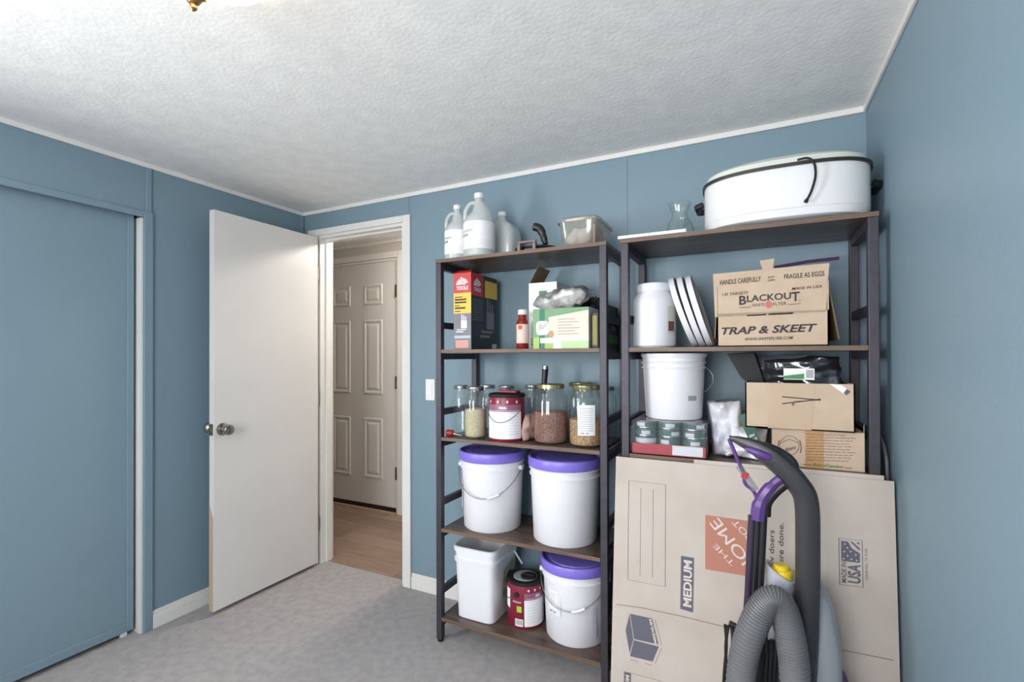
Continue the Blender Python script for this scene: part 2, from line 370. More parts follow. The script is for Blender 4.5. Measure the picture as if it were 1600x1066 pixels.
# ------------------------------------------------------------------ ceiling light
LX, LY = 1.480, -1.480
cl = thing('ceiling_light', (LX, LY, H), 'white glass ceiling light with brass fitting', 'lamp')
MB().lathe(LX, LY, [(.135, H), (.135, H-.012), (.12, H-.024)], 32).build('ceiling_pan', BRASS, cl, smooth=True)
MB().lathe(LX, LY, [(.112, H-.024), (.122, H-.04), (.118, H-.06), (.095, H-.085), (.055, H-.104), (.012, H-.110)], 36).build('glass_bowl', emis('lamp_glow', (255, 238, 218), 6), cl, smooth=True)
bc = Vector((1.366, -1.459, 2.03))
br = MB().lathe(bc.x, bc.y, [(.020, H-.02), (.022, H-.05), (.020, H-.082), (.012, H-.095), (.006, H-.100)], 24).build('brass_holder', BRASS, cl, smooth=True)
MB().lathe(bc.x, bc.y, [(.004, H-.098), (.0075, H-.103), (.0075, H-.109), (.003, H-.114)], 18).build('finial', BRASS, br, smooth=True)
MB().tube([(bc.x, bc.y, H-.088), (bc.x+.030, bc.y+.010, H-.088)], [.005, .0075], 12).build('thumb_screw', BRASS, br, smooth=True)

# ------------------------------------------------------------------ shelving units
LV = [.110, .499, .897, 1.280, 1.677]
def make_shelf(x0, label):
    x1 = x0+.766; yf, yb = -.35, -.02; p = .027
    o = thing('shelving_unit', (x0, -.185, 0), label, 'shelf', 'shelving units along the blue wall')
    for x in (x0, x1-p):
        for yy in (yf, yb-p):
            l = MB().box(x, x+p, yy, yy+p, .012, 1.662).build('post', METAL, o, bevel=.002)
            MB().lathe(x+p/2, yy+p/2, [(.013, 0), (.013, .010), (.009, .012)], 16).build('foot', RUBBER, l, smooth=True)
    for i, z in enumerate(LV):
        top = i == 4
        mb = MB().box(x0 if top else x0+p+.001, x1 if top else x1-p-.001, yf-.0005 if top else yf+.001, yb, z-.015, z)
        b = mb.build('shelf_board', [BOARD], o, bevel=.001)
        MB().box((x0 if top else x0+p+.001), (x1 if top else x1-p-.001), yf-(.0015 if top else 0), yf+(.0 if top else .001), z-.0148, z-.0002).build('edge_band', EDGE, b)
        for x in (x0, x1-p):
            MB().box(x+.002, x+p-.002, yf+p, yb-p, z-.043, z-.0155).build('side_rail', METAL, o)
            if not top: MB().box(x+.004, x+p-.004, yf+p, yb-p, z+.094, z+.122).build('guard_rail', METAL, o)
    return o
make_shelf(1.236, 'dark metal shelving unit of brown boards holding white buckets and glass jars')
make_shelf(2.056, 'dark metal shelving unit of brown boards holding the white roaster and cartons')
L5, L4, L3, L2, L1 = LV

# ------------------------------------------------------------------ top of the first unit
JUG = clear('jug_plastic', (214, 222, 222), .62, .3, (226, 230, 228))
def jug(x, y, R, h, label, lab, side, square=False, grp='gallon jugs on top of the shelf'):
    z = L1; o = thing('gallon_jug', (x, y, z), label, 'jug', grp); p = 4 if square else 2; zs = z+h*.55; sx, sy = side
    nx, ny = (x-.30*R, y) if square else (x, y)
    q = 0 if square else 1
    MB().loft([(x, y, z, R*.9, R*.9, p), (x, y, z+.008, R, R, p), (x, y, zs, R, R, p), (x-sx*R*.04*q, y-sy*R*.04*q, zs+h*.06, R*.93, R*.93, p), (x*.7+nx*.3-sx*R*.17*q, y-sy*R*.17*q, zs+h*.15, R*(.86 if square else .68), R*(.86 if square else .68), p), (nx-sx*R*.10*q, ny-sy*R*.10*q, zs+h*.27, R*.42, R*.42, 2.2), (nx, ny, z+h*.88, R*.27, R*.27, 2), (nx, ny, z+h*.93, R*.27, R*.27, 2)], 40).build('body', JUG, o, smooth=True)
    MB().lathe(nx, ny, [(R*.31, z+h*.925), (R*.32, z+h*.93), (R*.32, z+h*.992), (R*.29, z+h)], 24).build('cap', HDPE, o, smooth=True)
    if not square: MB().tube(bez([(nx+sx*R*.1, ny+sy*R*.1, z+h*.855), (x+sx*R*.52, y+sy*R*.52, z+h*.845), (x+sx*R*.80, y+sy*R*.80, z+h*.755), (x+sx*R*.88, y+sy*R*.88, z+h*.65), (x+sx*R*.84, y+sy*R*.84, z+h*.53)], 6), R*.14, 12).build('handle', JUG, o, smooth=True)
    if lab:
        MB().arc(x, y, R+.001, -pi*1.02, .75, z+h*.12, z+h*.53, 36).build('paper_label', PAPER, o, smooth=True)
        letter_round('DISTILLED WHITE', x, y, R+.001, -pi*.97, -pi*.46, z+h*.37, .011, GREYINK, o)
        letter_round('VINEGAR', x, y, R+.001, -pi*.86, -pi*.56, z+h*.31, .011, GREENINK, o)
        for k in range(4): MB().arc(x, y, R+.0016, -pi*.8, -.25, z+h*(.17+.025*k), z+h*(.175+.025*k), 18).build('small_print', pm('pale_print', (206, 208, 206), .6), o)
    return o
jug(1.283, -.245, .058, .262, 'labelled plastic jug at the shelf corner behind a taller labelled jug', True, (-.86, -.5))
jug(1.413, -.272, .069, .288, 'tallest labelled plastic jug with see-through handle loop', True, (-.86, -.5))
jug(1.468, -.122, .060, .240, 'unlabelled cloudy plastic jug behind the labelled jugs', False, (.4, .9), True)
# cast iron press
pz = L1; px_, py_ = 1.672, -.225
pr_ = thing('tortilla_press', (px_, py_, pz), 'black round hand press with upright lever handle on the top shelf', 'kitchen press')
MB().lathe(px_, py_, [(.10, pz), (.102, pz+.004), (.102, pz+.012), (.095, pz+.014)], 36).build('base_plate', BLACKP, pr_, smooth=True)
MB().lathe(px_, py_, [(.095, pz+.016), (.098, pz+.018), (.098, pz+.024), (.085, pz+.028)], 36).build('top_plate', BLACKP, pr_, smooth=True)
PEW = pm('pewter_brown', (118, 102, 98), .4, .6)
for dx in (-.034, .034): MB().box(px_+dx-.007, px_+dx+.007, py_-.118, py_-.100, pz, pz+.030).build('bracket', PEW, pr_, bevel=.002)
MB().box(px_-.041, px_+.041, py_-.116, py_-.104, pz+.030, pz+.040).build('hinge_bar', PEW, pr_, bevel=.002)
MB().tube(bez([(px_+.06, py_-.06, pz+.03), (px_+.052, py_-.06, pz+.06), (px_+.036, py_-.06, pz+.095), (px_+.008, py_-.06, pz+.108)], 6), [.012]*4+[.014]*5+[.017]*5+[.017]*4+[.012], 12).build('lever', BLACKP, pr_, smooth=True)
# clear plastic box with lid
CLB = clear('clear_box_plastic', (232, 230, 224), .22, .12, (220, 216, 204))
cx, cy = 1.886, -.232
bx = thing('storage_box', (cx, cy, L1), 'clear plastic lidded storage box of white packets on the shelf corner', 'box')
MB().loft([(cx, cy, L1, .066, .10, 7), (cx, cy, L1+.003, .068, .102, 7), (cx, cy, L1+.092, .080, .115, 7)], 48, True, False).build('body', CLB, bx, smooth=True)
MB().loft([(cx, cy, L1+.090, .087, .121, 7), (cx, cy, L1+.100, .087, .121, 7), (cx, cy, L1+.106, .074, .106, 7), (cx, cy, L1+.112, .070, .102, 7)], 48).build('lid', CLB, bx, smooth=True)
PKT = pm('packet_white', (226, 218, 216), .5, var=(206, 190, 188), scale=22)
tag(pillow('packet', (cx-.006, cy-.012, L1+.042), (1, 0, .2), (0, 1, 0), .10, .16, .062, PKT, None, (cx, cy, L1), .010, 3, floor=L1+.005), 'crumpled white packet inside the clear storage box', 'packet')
MB().box(cx+.052, cx+.058, cy-.07, cy+.05, L1+.005, L1+.082).build('pink_card', pm('pink_card', (206, 168, 152), .7), bx)

# ------------------------------------------------------------------ second level of the first unit
z = L2
kb = thing('knife_set_box', (1.343, -.18, z), 'tall grey and black box printed with knives, red top', 'box')
x0, x1, y0, y1, zt = 1.298, 1.388, -.300, -.062, z+.338
MB().box(x0, x1, y0, y1, z, zt).build('carton', [pm('box_black', (34, 36, 44), .4)], kb)
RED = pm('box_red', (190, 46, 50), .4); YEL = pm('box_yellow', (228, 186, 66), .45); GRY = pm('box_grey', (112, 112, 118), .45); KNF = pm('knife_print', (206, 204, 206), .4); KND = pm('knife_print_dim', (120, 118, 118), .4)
def fr(a, b, c, d): return [(a, y0, c), (b, y0, c), (b, y0, d), (a, y0, d)]
flat('red_panel', fr(x0, x1, zt-.088, zt), RED, kb); flat('yellow_panel', fr(x0, x1, zt-.178, zt-.088), YEL, kb); flat('grey_panel', fr(x0, x1, z+.001, zt-.178), GRY, kb)
def sd(a, b, c, d): return [(x1, a, c), (x1, b, c), (x1, b, d), (x1, a, d)]
NX = (1, 0, 0)
flat('red_panel', sd(y0, y0+.105, zt-.098, zt), RED, kb, NX); flat('yellow_panel', sd(y0+.12, y1, zt-.098, zt-.02), YEL, kb, NX)
def emblem(P, U, V, N, s, mat):
    for k in range(7):
        a = radians(18+24*k); b = a+radians(17)
        flat('emblem_ray', [P+U*cos(a)*s*.42+V*sin(a)*s*.35, P+U*cos(b)*s*.42+V*sin(b)*s*.35, P+U*cos(b)*s+V*sin(b)*s*(.9 if k != 3 else 1.05), P+U*cos(a)*s+V*sin(a)*s*(.9 if k != 3 else 1.05)][::1], mat, kb, N, .0014)
U, V = Vector((1, 0, 0)), Vector((0, 0, 1))
emblem(Vector((1.343, y0, zt-.052)), U, V, Vector((0, -1, 0)), .032, PAPER)
letter('MAC', (1.325, y0, zt-.053), (1.361, y0, zt-.053), .014, PAPER, kb, bold=.03); letter('TOOLS', (1.313, y0, zt-.074), (1.373, y0, zt-.074), .016, PAPER, kb, bold=.03)
emblem(Vector((x1, y0+.052, zt-.055)), Vector((0, 1, 0)), V, Vector(NX), .034, PAPER)
letter('MAC', (x1, y0+.034, zt-.056), (x1, y0+.070, zt-.056), .014, PAPER, kb, N=NX, bold=.03); letter('TOOLS', (x1, y0+.022, zt-.078), (x1, y0+.082, zt-.078), .016, PAPER, kb, N=NX, bold=.03)
for k, (wd, hh) in enumerate(((.04, .004), (.06, .007), (.06, .007), (.025, .004), (.055, .007), (.03, .004))): flat('print_line', fr(x0+.006, x0+.006+wd, zt-.108-.0125*k, zt-.108-.0125*k+hh), INK, kb, off=.0013)
def knives(fn, a0, s, zb, mat, N):
    for k in range(3): flat('knife_print', fn(a0+s*(.05+.22*k), a0+s*(.05+.22*k+.12), zb+s*.9, zb+s*(1.62-.12*k)), mat, kb, N, .0013)
    flat('block_print', fn(a0, a0+s*.7, zb+s*.2, zb+s*.98), mat, kb, N, .0012); flat('blade_print', fn(a0-s*.5, a0+s*.6, zb+s*.02, zb+s*.12), mat, kb, N, .0012); flat('blade_print', fn(a0-s*.6, a0+s*.3, zb-s*.2, zb-s*.08), mat, kb, N, .0012)
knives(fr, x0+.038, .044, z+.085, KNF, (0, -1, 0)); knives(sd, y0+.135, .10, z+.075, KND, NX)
flat('print_line', fr(x0+.004, x1-.004, z+.05, z+.062), pm('pale_blue_print', (176, 182, 196), .5), kb, off=.0014); flat('print_block', fr(x0+.01, x1-.014, z+.008, z+.042), pm('salmon_print', (206, 150, 136), .5), kb, off=.0014)
flat('barcode', sd(y1-.05, y1-.006, z+.006, z+.028), KNF, kb, NX)
for k in range(9): flat('print_line', sd(y0+.01, y0+.10, zt-.118-.011*k, zt-.115-.011*k), GRY, kb, NX)
mb = MB().prism([(x0, y0, zt), (x1, y0, zt), (x1-.006, y0+.02, zt+.013), (x0+.012, y0+.02, zt+.013)], (0, .001, .001)); mb.build('front_flap', RED, kb)
MB().prism([(x1, y0+.12, zt), (x1, y1, zt), (x1-.05, y1-.01, zt+.018), (x1-.05, y0+.13, zt+.018)], (.001, 0, .001)).build('side_flap', KDARK, kb)
# red bottle
bx_, by_ = 1.612, -.25
rb = thing('red_bottle', (bx_, by_, z), 'small red bottle with white cap beside the tall white box', 'bottle')
MB().lathe(bx_, by_, [(.024, z), (.026, z+.004), (.026, z+.112), (.020, z+.126), (.017, z+.13), (.017, z+.148)], 28).build('body', pm('red_amber', (128, 34, 30), .15), rb, smooth=True)
MB().lathe(bx_, by_, [(.019, z+.146), (.02, z+.148), (.02, z+.165), (.017, z+.168)], 28).build('cap', HDPE, rb, smooth=True)
MB().arc(bx_, by_, .0268, -pi, 0, z+.025, z+.105, 20).build('paper_label', pm('cream_label', (222, 200, 186), .6), rb, smooth=True)
MB().arc(bx_, by_, .0273, -1.9, -1.2, z+.083, z+.101, 8).build('label_badge', pm('orange_badge', (200, 92, 52), .6), rb)
# tall white carton with raised flap
tb = thing('tall_carton', (1.69, -.12, z), 'tall white carton with green square and raised brown flap', 'box')
MB().box(1.612, 1.742, -.185, -.05, z, z+.288).build('carton', pm('carton_white', (232, 232, 232), .5), tb)
flat('green_square', [(1.66, -.185, z+.18), (1.697, -.185, z+.18), (1.697, -.185, z+.252), (1.66, -.185, z+.252)], pm('print_green', (58, 130, 76), .5), tb)
flat('badge', [(1.633+.014*cos(k*pi/8), -.185, z+.15+.014*sin(k*pi/8)) for k in range(16)], pm('cream_label', (222, 200, 186)), tb)
for k in range(3): flat('print_line', [(1.62, -.185, z+.02+.011*k), (1.642, -.185, z+.02+.011*k), (1.642, -.185, z+.025+.011*k), (1.62, -.185, z+.025+.011*k)], GREYINK, tb)
MB().prism([(1.613, -.183, z+.2885), (1.613, -.05, z+.2885), (1.656, -.05, z+.362), (1.656, -.183, z+.362)], (.002, 0, -.001)).build('flap', KDARK, tb)
# green canning box
gb = thing('canning_lid_box', (1.815, -.27, z), 'green and white printed canning box with white oval logo', 'box')
x0, x1, yb0, zt = 1.699, 1.928, -.335, z+.158
MB().box(x0, x1, yb0, -.20, z, zt).build('carton', pm('box_pale', (232, 228, 220), .5), gb)
def g4(a, b, c, d, a2=None, b2=None): return [(x0+a, yb0, z+c), (x0+b, yb0, z+c), (x0+(b if b2 is None else b2), yb0, z+d), (x0+(a if a2 is None else a2), yb0, z+d)]
GA, GB, GC, GD = pm('leaf_green', (110, 152, 108), .5), pm('teal_green', (44, 112, 96), .5), pm('lime_green', (152, 184, 92), .5), pm('pale_green', (176, 204, 150), .5)
flat('green_band', [(x0, yb0, z), (x0+.07, yb0, z), (x0+.07, yb0, zt), (x0, yb0, zt)], GA, gb); flat('green_corner', [(x0+.06, yb0, zt-.035), (x1, yb0, zt-.012), (x1, yb0, zt), (x0+.06, yb0, zt)], GA, gb, off=.0009)
flat('lime_patch', g4(0, .03, 0, .045), GC, gb, off=.001); flat('teal_stripe', g4(.027, .05, 0, .157), GB, gb, off=.001); flat('lime_patch', g4(.05, .085, 0, .03), GC, gb, off=.001); flat('pale_patch', g4(.12, .229, 0, .03), GD, gb)
flat('cream_panel', [(x0+.07, yb0, z+.04), (x1-.002, yb0, z+.045), (x1-.002, yb0, zt-.016), (x0+.066, yb0, zt-.036)], pm('cream_panel', (216, 202, 186), .5), gb, off=.0011)
flat('oval_badge', [(x0+.04+.027*math.copysign(abs(cos(k*pi/16))**.5, cos(k*pi/16)), yb0, z+.082+.028*math.copysign(abs(sin(k*pi/16))**.5, sin(k*pi/16))) for k in range(32)], PAPER, gb, off=.0015)
letter('Ball', (x0+.022, yb0, z+.074), (x0+.060, yb0, z+.084), .022, GREYINK, gb, shear=.35, off=.002)
flat('white_bar', g4(.03, .11, .022, .042), PAPER, gb, off=.0015); flat('tomato_print', [(x0+.078+.011*cos(k), yb0, z+.056+.016*sin(k)) for k in range(7)], pm('tomato_print', (196, 132, 110), .5), gb, off=.0015)
for k in range(6): flat('print_line', g4(.105, .105+(.085, .07, .09, .06, .085, .07)[k], .055+.0115*k, .058+.0115*k), pm('pale_print2', (168, 152, 142), .6), gb, off=.0016)
# bags above and beside it
SILV = pm('silver_film', (150, 150, 150), .2, .55, var=(226, 226, 226), scale=16, bump=.3, bscale=30)
tag(pillow('foil_pouch', (1.803, -.268, zt+.043), (1, .05, .22), (0, 1, .12), .215, .125, .060, SILV, None, (1.80, -.27, zt), .018, 5, 24, 34, floor=zt+.001), 'silver and white foil pouch lying on the green canning box', 'pouch')
tag(crumple('black_bag', (1.885, -.13, z+.105), (.062, .055, .105), BLACKBAG, None, (1.885, -.13, z), .25, 9, floor=z+.001), 'crumpled black plastic bag behind the green canning box', 'bag')
op = thing('olive_packet', (1.948, -.29, z), 'slim olive yellow packet standing next to the green canning box', 'packet')
MB().box(1.934, 1.962, -.318, -.215, z, z+.138).build('sleeve', pm('dark_sleeve', (46, 44, 36), .5), op, bevel=.003)
flat('olive_panel', [(1.938, -.318, z+.012), (1.956, -.318, z+.012), (1.956, -.318, z+.125), (1.938, -.318, z+.125)], pm('olive_print', (134, 128, 52), .5), op)
kb2 = thing('dark_green_box', (1.957, -.11, z), 'black box with green stripes seen between the two shelving units', 'box')
MB().box(1.950, 1.970, -.205, -.052, z, z+.175).build('carton', pm('box_black2', (28, 30, 30), .4), kb2)
for a, b, m in ((.10, .165, pm('dark_green_print', (52, 86, 52), .5)), (.02, .055, pm('mid_green_print', (82, 140, 62), .5))): flat('green_band', [(1.970, -.20, z+a), (1.970, -.055, z+a), (1.970, -.055, z+b), (1.970, -.20, z+b)], m, kb2, NX)
flat('print_line', [(1.970, -.17, z+.075), (1.970, -.09, z+.075), (1.970, -.09, z+.095), (1.970, -.17, z+.095)], GREYINK, kb2, NX)

# ------------------------------------------------------------------ third level: jars
z = L3
TIN = pm('tin_lid', (176, 176, 176), .3, .9); GOLD = pm('gold_lid', (164, 156, 114), .3, .8)
CREAM = grain('cream_grain', (206, 194, 164), (186, 170, 136)); REDG = grain('red_grain', (160, 110, 90), (96, 58, 50), 210); TANG = grain('tan_grain', (204, 164, 122), (128, 88, 58), 210)
def jar(x, y, R, h, label, lidm, fill=None, fillm=None, neck=.72, grp=None, name='glass_jar'):
    o = thing(name, (x, y, z), label, 'jar', grp)
    MB().lathe(x, y, [(R*.80, z+.001), (R*.94, z+.006), (R, z+R*.3), (R, z+h*.70), (R*.95, z+h*.77), (R*neck*1.06, z+h*.87), (R*neck, z+h*.90), (R*neck, z+h*.935)], 40, True, False).build('glass', GLASS, o, smooth=True)
    MB().lathe(x, y, [(R*neck*1.08, z+h*.925), (R*neck*1.10, z+h*.93), (R*neck*1.10, z+h*.99), (R*neck*1.04, z+h)], 36).build('lid', lidm, o, smooth=True)
    if fill: MB().lathe(x, y, [(R*.76, z+.004), (R*.92, z+.009), (R*.965, z+R*.32), (R*.965, z+h*fill), (R*.4, z+h*(fill+.015))], 40).build('contents', fillm, o, smooth=True)
    return o
G = 'half gallon jars with tin lids'
jar(1.290, -.232, .043, .222, 'empty tall glass jar standing by the shelf post', TIN, grp=G)
jar(1.400, -.285, .048, .222, 'tall glass jar half filled with cream coloured grain', TIN, .56, CREAM, grp=G)
jar(1.385, -.150, .043, .222, 'empty tin lidded glass jar behind the jar of cream grain', TIN, grp=G)
jar(1.487, -.155, .046, .222, 'empty glass jar behind the maroon and white can', TIN, grp=G)
jar(1.580, -.075, .046, .222, 'empty glass jar against the wall behind can and cloth', TIN, grp=G)
GG = 'gallon jars with gold lids'
jar(1.741, -.256, .071, .240, 'gallon glass jar of reddish brown grain with gold lid', GOLD, .53, REDG, grp=GG)
jt = jar(1.893, -.258, .068, .240, 'gallon glass jar of tan grain with white paper label', GOLD, .44, TANG, grp=GG)
MB().arc(1.893, -.258, .0692, -1.75, -.75, z+.048, z+.165, 16).build('paper_label', PAPER, jt, smooth=True)
for k in range(11): MB().arc(1.893, -.258, .0696, -1.68, -.9, z+.066+.0085*k, z+.068+.0085*k, 10).build('print_line', GREYINK, jt)
letter_round('7296  28', 1.893, -.258, .0692, -1.62, -1.15, z+.054, .006, INK, jt)
jar(1.815, -.095, .062, .240, 'empty gold lidded gallon jar behind the jars of grain', GOLD, grp=GG)
jar(1.928, -.098, .045, .225, 'clear glass jar at the back by the rear post', TIN)
# pour spout tool behind jar
hs = thing('sharpening_steel', (1.655, -.155, z), 'black handled tool with silver end standing behind the jar of red grain', 'tool')
MB().tube([(1.655, -.155, z), (1.668, -.155, z+.20)], .005, 10).build('rod', STEEL, hs, smooth=True)
MB().tube([(1.667, -.155, z+.19), (1.676, -.155, z+.297)], [.011, .014], 14).build('grip', BLACKP, hs, smooth=True)
MB().tube([(1.676, -.155, z+.297), (1.677, -.155, z+.311)], .0135, 14).build('end_cap', CHROME, hs, smooth=True)
# folded cloth
tag(pillow('folded_cloth', (1.646, -.245, z+.056), (.25, 1, 0), (.12, 0, 1), .10, .112, .036, pm('dusty_pink_cloth', (178, 146, 138), .9, var=(164, 130, 124), scale=20), None, (1.65, -.26, z), .005, 2, floor=z+.001), 'dusty pink folded cloth between the can and the jar of red grain', 'cloth')
# screwdriver
sdv = thing('screwdriver', (1.285, -.318, z), 'short screwdriver with red handle lying by the shelf post', 'screwdriver')
MB().tube([(1.268, -.318, z+.016), (1.275, -.318, z+.016), (1.300, -.314, z+.015), (1.305, -.313, z+.014)], [.008, .0155, .0145, .009], 14).build('handle', pm('red_handle', (150, 34, 38), .35), sdv, smooth=True)
MB().tube([(1.304, -.313, z+.013), (1.318, -.312, z+.010), (1.345, -.31, z+.006)], [.008, .006, .003], 10).build('shaft', CHROME, sdv, smooth=True)

MAROON = pm('maroon_label', (126, 30, 52), .35); MAUVE = pm('mauve_label', (142, 92, 116), .4)
def can(x, y, z, R, h, label, rot, big):
    o = thing('food_can', (x, y, z), label, 'can', 'maroon labelled food cans')
    body = MB().lathe(x, y, [(R*.97, z), (R, z+.003), (R, z+h-.02), (R*.98, z+h-.016), (R*.98, z+h-.008)], 48).build('body', MAROON, o, smooth=True)
    a0, a1 = rot
    MB().arc(x, y, R+.0008, a0, a1, z+.012, z+h*.63, 30).build('white_panel', PAPER, o, smooth=True)
    MB().arc(x, y, R+.0008, a0, a1, z+h*.63, z+h*.78, 30).build('mauve_band', MAUVE, o, smooth=True)
    letter_round('Milk', x, y, R+.0008, a0+(a1-a0)*.42, a0+(a1-a0)*.62, z+h*.69, .011, PAPER, o, bold=.03)
    for k in range(4):
        b = a0+(a1-a0)*(.12+.24*k); MB().arc(x, y, R+.0010, b, b+.10, z+h*.815, z+h*.865, 4).build('badge', pm('badge_white', (222, 206, 210), .5), o)
    for k in range(9): MB().arc(x, y, R+.0012, a0+.1, a1-.12, z+.03+k*h*.062, z+.0318+k*h*.062, 20).build('print_line', pm('faint_print', (204, 206, 210), .6), o)
    MB().lathe(x, y, [(R*1.01, z+h-.014), (R*1.02, z+h-.012), (R*1.02, z+h-.002), (R*.96, z+h), (R*.93, z+h-.004), (R*.3, z+h-.004)], 48).build('lid', RUBBER, o, smooth=True)
    return o
c3 = can(1.545, -.268, z, .077, .196, 'maroon and white can with black lid among the glass jars', (-2.45, -.25), True)
MB().tube(bez([(1.545+.079*cos(t), -.268+.079*sin(t), z+.125-.045*sin((t+2.6)/2.2*pi)) for t in [-2.6+.22*k for k in range(11)]], 3), .0015, 6).build('bail_wire', STEEL, c3, smooth=True)
MB().box(1.50, 1.585, -.262, -.215, z+.1965, z+.206).build('scoop', pm('scoop_red', (150, 44, 66), .4), c3, bevel=.003)
c5 = can(1.600, -.204, L5, .078, .192, 'maroon can with barcode on the bottom shelf between two white buckets', (-1.20, .3), False)
x, y, z5 = 1.600, -.204, L5
MB().lathe(x, y, [(.052, z5+.190), (.050, z5+.191), (.050, z5+.193)], 30).build('lid_disc', GREYINK, c5); MB().lathe(x+.018, y-.006, [(.034, z5+.193), (.034, z5+.199), (.028, z5+.200)], 26).build('pour_cap', RUBBER, c5, smooth=True)
MB().box(x-.006, x+.042, y-.010, y-.003, z5+.200, z5+.205).build('cap_grip', RUBBER, c5)
MB().arc(x, y, .0790, -1.72, -1.27, z5+.012, z5+.042, 8).build('barcode_patch', PAPER, c5)
for k in range(9): MB().arc(x, y, .0795, -1.69+.045*k, -1.69+.045*k+(.014, .024)[k % 2], z5+.018, z5+.039, 2).build('barcode_bar', INK, c5)
MB().arc(x, y, .0790, -1.62, -1.35, z5+.070, z5+.095, 6).build('green_badge', pm('lime_badge', (150, 200, 60), .5), c5)
MB().arc(x, y, .0790, -2.55, -2.1, z5+.075, z5+.155, 8).build('white_tag', PAPER, c5)
letter_round('INSTANT', x, y, .0786, -1.85, -1.35, z5+.108, .007, PAPER, c5)
MB().tube([(x+.0785*cos(-1.62), y+.0785*sin(-1.62), z5+.142), (x+.086*cos(-1.62), y+.086*sin(-1.62), z5+.142)], .011, 14).build('bail_boss', RUBBER, c5, smooth=True)
MB().tube(bez([(x+.086*cos(-1.62), y+.086*sin(-1.62), z5+.142), (x+.084*cos(-1.9), y+.084*sin(-1.9), z5+.128), (x+.083*cos(-2.3), y+.083*sin(-2.3), z5+.112), (x+.083*cos(-2.8), y+.083*sin(-2.8), z5+.10)], 5), .0014, 6).build('bail_wire', STEEL, c5, smooth=True)

# ------------------------------------------------------------------ buckets
def bucket(x, y, z, rb, rt, h, label, lid=True, bail=(-2.6, -.3, .12), grp='white plastic buckets'):
    o = thing('plastic_bucket', (x, y, z), label, 'bucket', grp)
    def R(t): return rb+(rt-rb)*t
    prof = [(rb*.96, z), (rb, z+.006), (R(.78), z+h*.78), (R(.78)+.006, z+h*.785), (R(.78)+.006, z+h*.80), (R(.8)+.001, z+h*.81), (R(.86), z+h*.86), (R(.86)+.007, z+h*.865), (R(.86)+.007, z+h*.88), (R(.89)+.001, z+h*.89), (R(.95), z+h*.95), (R(.95)+.005, z+h*.955), (rt+.005, z+h-(.014 if lid else 0))]
    if not lid: prof += [(rt, z+h), (rt-.004, z+h-.02), (rb, z+.02)]
    MB().lathe(x, y, prof, 56).build('body', HDPE, o, smooth=True)
    if lid:
        q = rt+.008
        MB().lathe(x, y, [(q-.001, z+h-.036), (q, z+h-.034), (q+.001, z+h-.004), (q-.002, z+h+.002), (q-.008, z+h+.003), (q-.014, z+h-.006), (q-.034, z+h-.006), (q-.036, z+h-.002), (.02, z+h-.002)], 56).build('lid', PURPLE_L, o, smooth=True)
    if bail:
        t0, t1, drop = bail; pts = []; zz = z+h*.80; rr = R(.8)+.011
        for k in range(17):
            s_ = k/16; t = t0+(t1-t0)*s_; pts.append((x+rr*cos(t)*(1+.02*sin(pi*s_)), y+rr*sin(t)*(1+.02*sin(pi*s_)), zz-drop*sin(pi*s_)))
        b = MB().tube(pts, .0018, 8).build('bail_handle', STEEL, o, smooth=True)
        MB().tube(pts[9:12], .006, 12).build('grip', HDPE, b, smooth=True)
        for t in (t0, t1): MB().tube([(x+(rr-.010)*cos(t), y+(rr-.010)*sin(t), zz), (x+(rr+.004)*cos(t), y+(rr+.004)*sin(t), zz)], .011, 14).build('bail_ear', HDPE, o, smooth=True)
    return o
PINK = pm('pink_print', (216, 178, 190), .6)
b1 = bucket(1.437, -.200, L4, .127, .140, .335, 'white bucket with purple lid and drooping wire handle on the middle shelf', bail=(-2.75, -.05, .115))
MB().arc(1.437, -.2, .1365, -2.75, -2.35, L4+.085, L4+.215, 8).build('warning_print', PAPER, b1)
ring_ = []
for k in range(25): ring_.append((1.437+.1372*cos(-2.55+.11*cos(k*pi/12)), -.2+.1372*sin(-2.55+.11*cos(k*pi/12)), L4+.178+.016*sin(k*pi/12)))
MB().tube(ring_[:-1], .0012, 5, closed=True).build('warning_ring', pm('pink_ring', (190, 96, 120), .6), b1)
for k in range(7): MB().arc(1.437, -.2, .1372, -2.72, -2.4, L4+.092+.009*k, L4+.095+.009*k, 5).build('print_line', PINK, b1)
b2 = bucket(1.783, -.205, L4, .131, .144, .338, 'white bucket with purple lid on the middle shelf, handle behind', bail=(2.9, .9, .10))
MB().arc(1.783, -.205, .139, -2.9, -2.65, L4+.10, L4+.24, 6).build('warning_print', PINK, b2)
b3 = bucket(1.826, -.190, L5, .124, .139, .315, 'white bucket with purple lid and taped paper on the bottom shelf', bail=(-2.85, -.2, .10))
MB().arc(1.826, -.19, .1335, -2.30, -1.72, L5+.115, L5+.215, 12).build('taped_paper', pm('taped_paper', (218, 219, 224), .4), b3, smooth=True)
MB().arc(1.826, -.19, .1341, -2.20, -1.84, L5+.135, L5+.21, 10).build('paper_sheet', PAPER, b3, smooth=True)
for k in range(6): MB().arc(1.826, -.19, .1345, -2.16, -1.9, L5+.15+.009*k, L5+.1515+.009*k, 6).build('print_line', GREYINK, b3)
letter_round('200  28', 1.826, -.19, .1341, -2.14, -1.90, L5+.124, .006, INK, b3)
MB().arc(1.826, -.19, .134, -.75, -.62, L5+.04, L5+.16, 4).build('side_print', pm('lilac_print', (190, 184, 204), .6), b3)
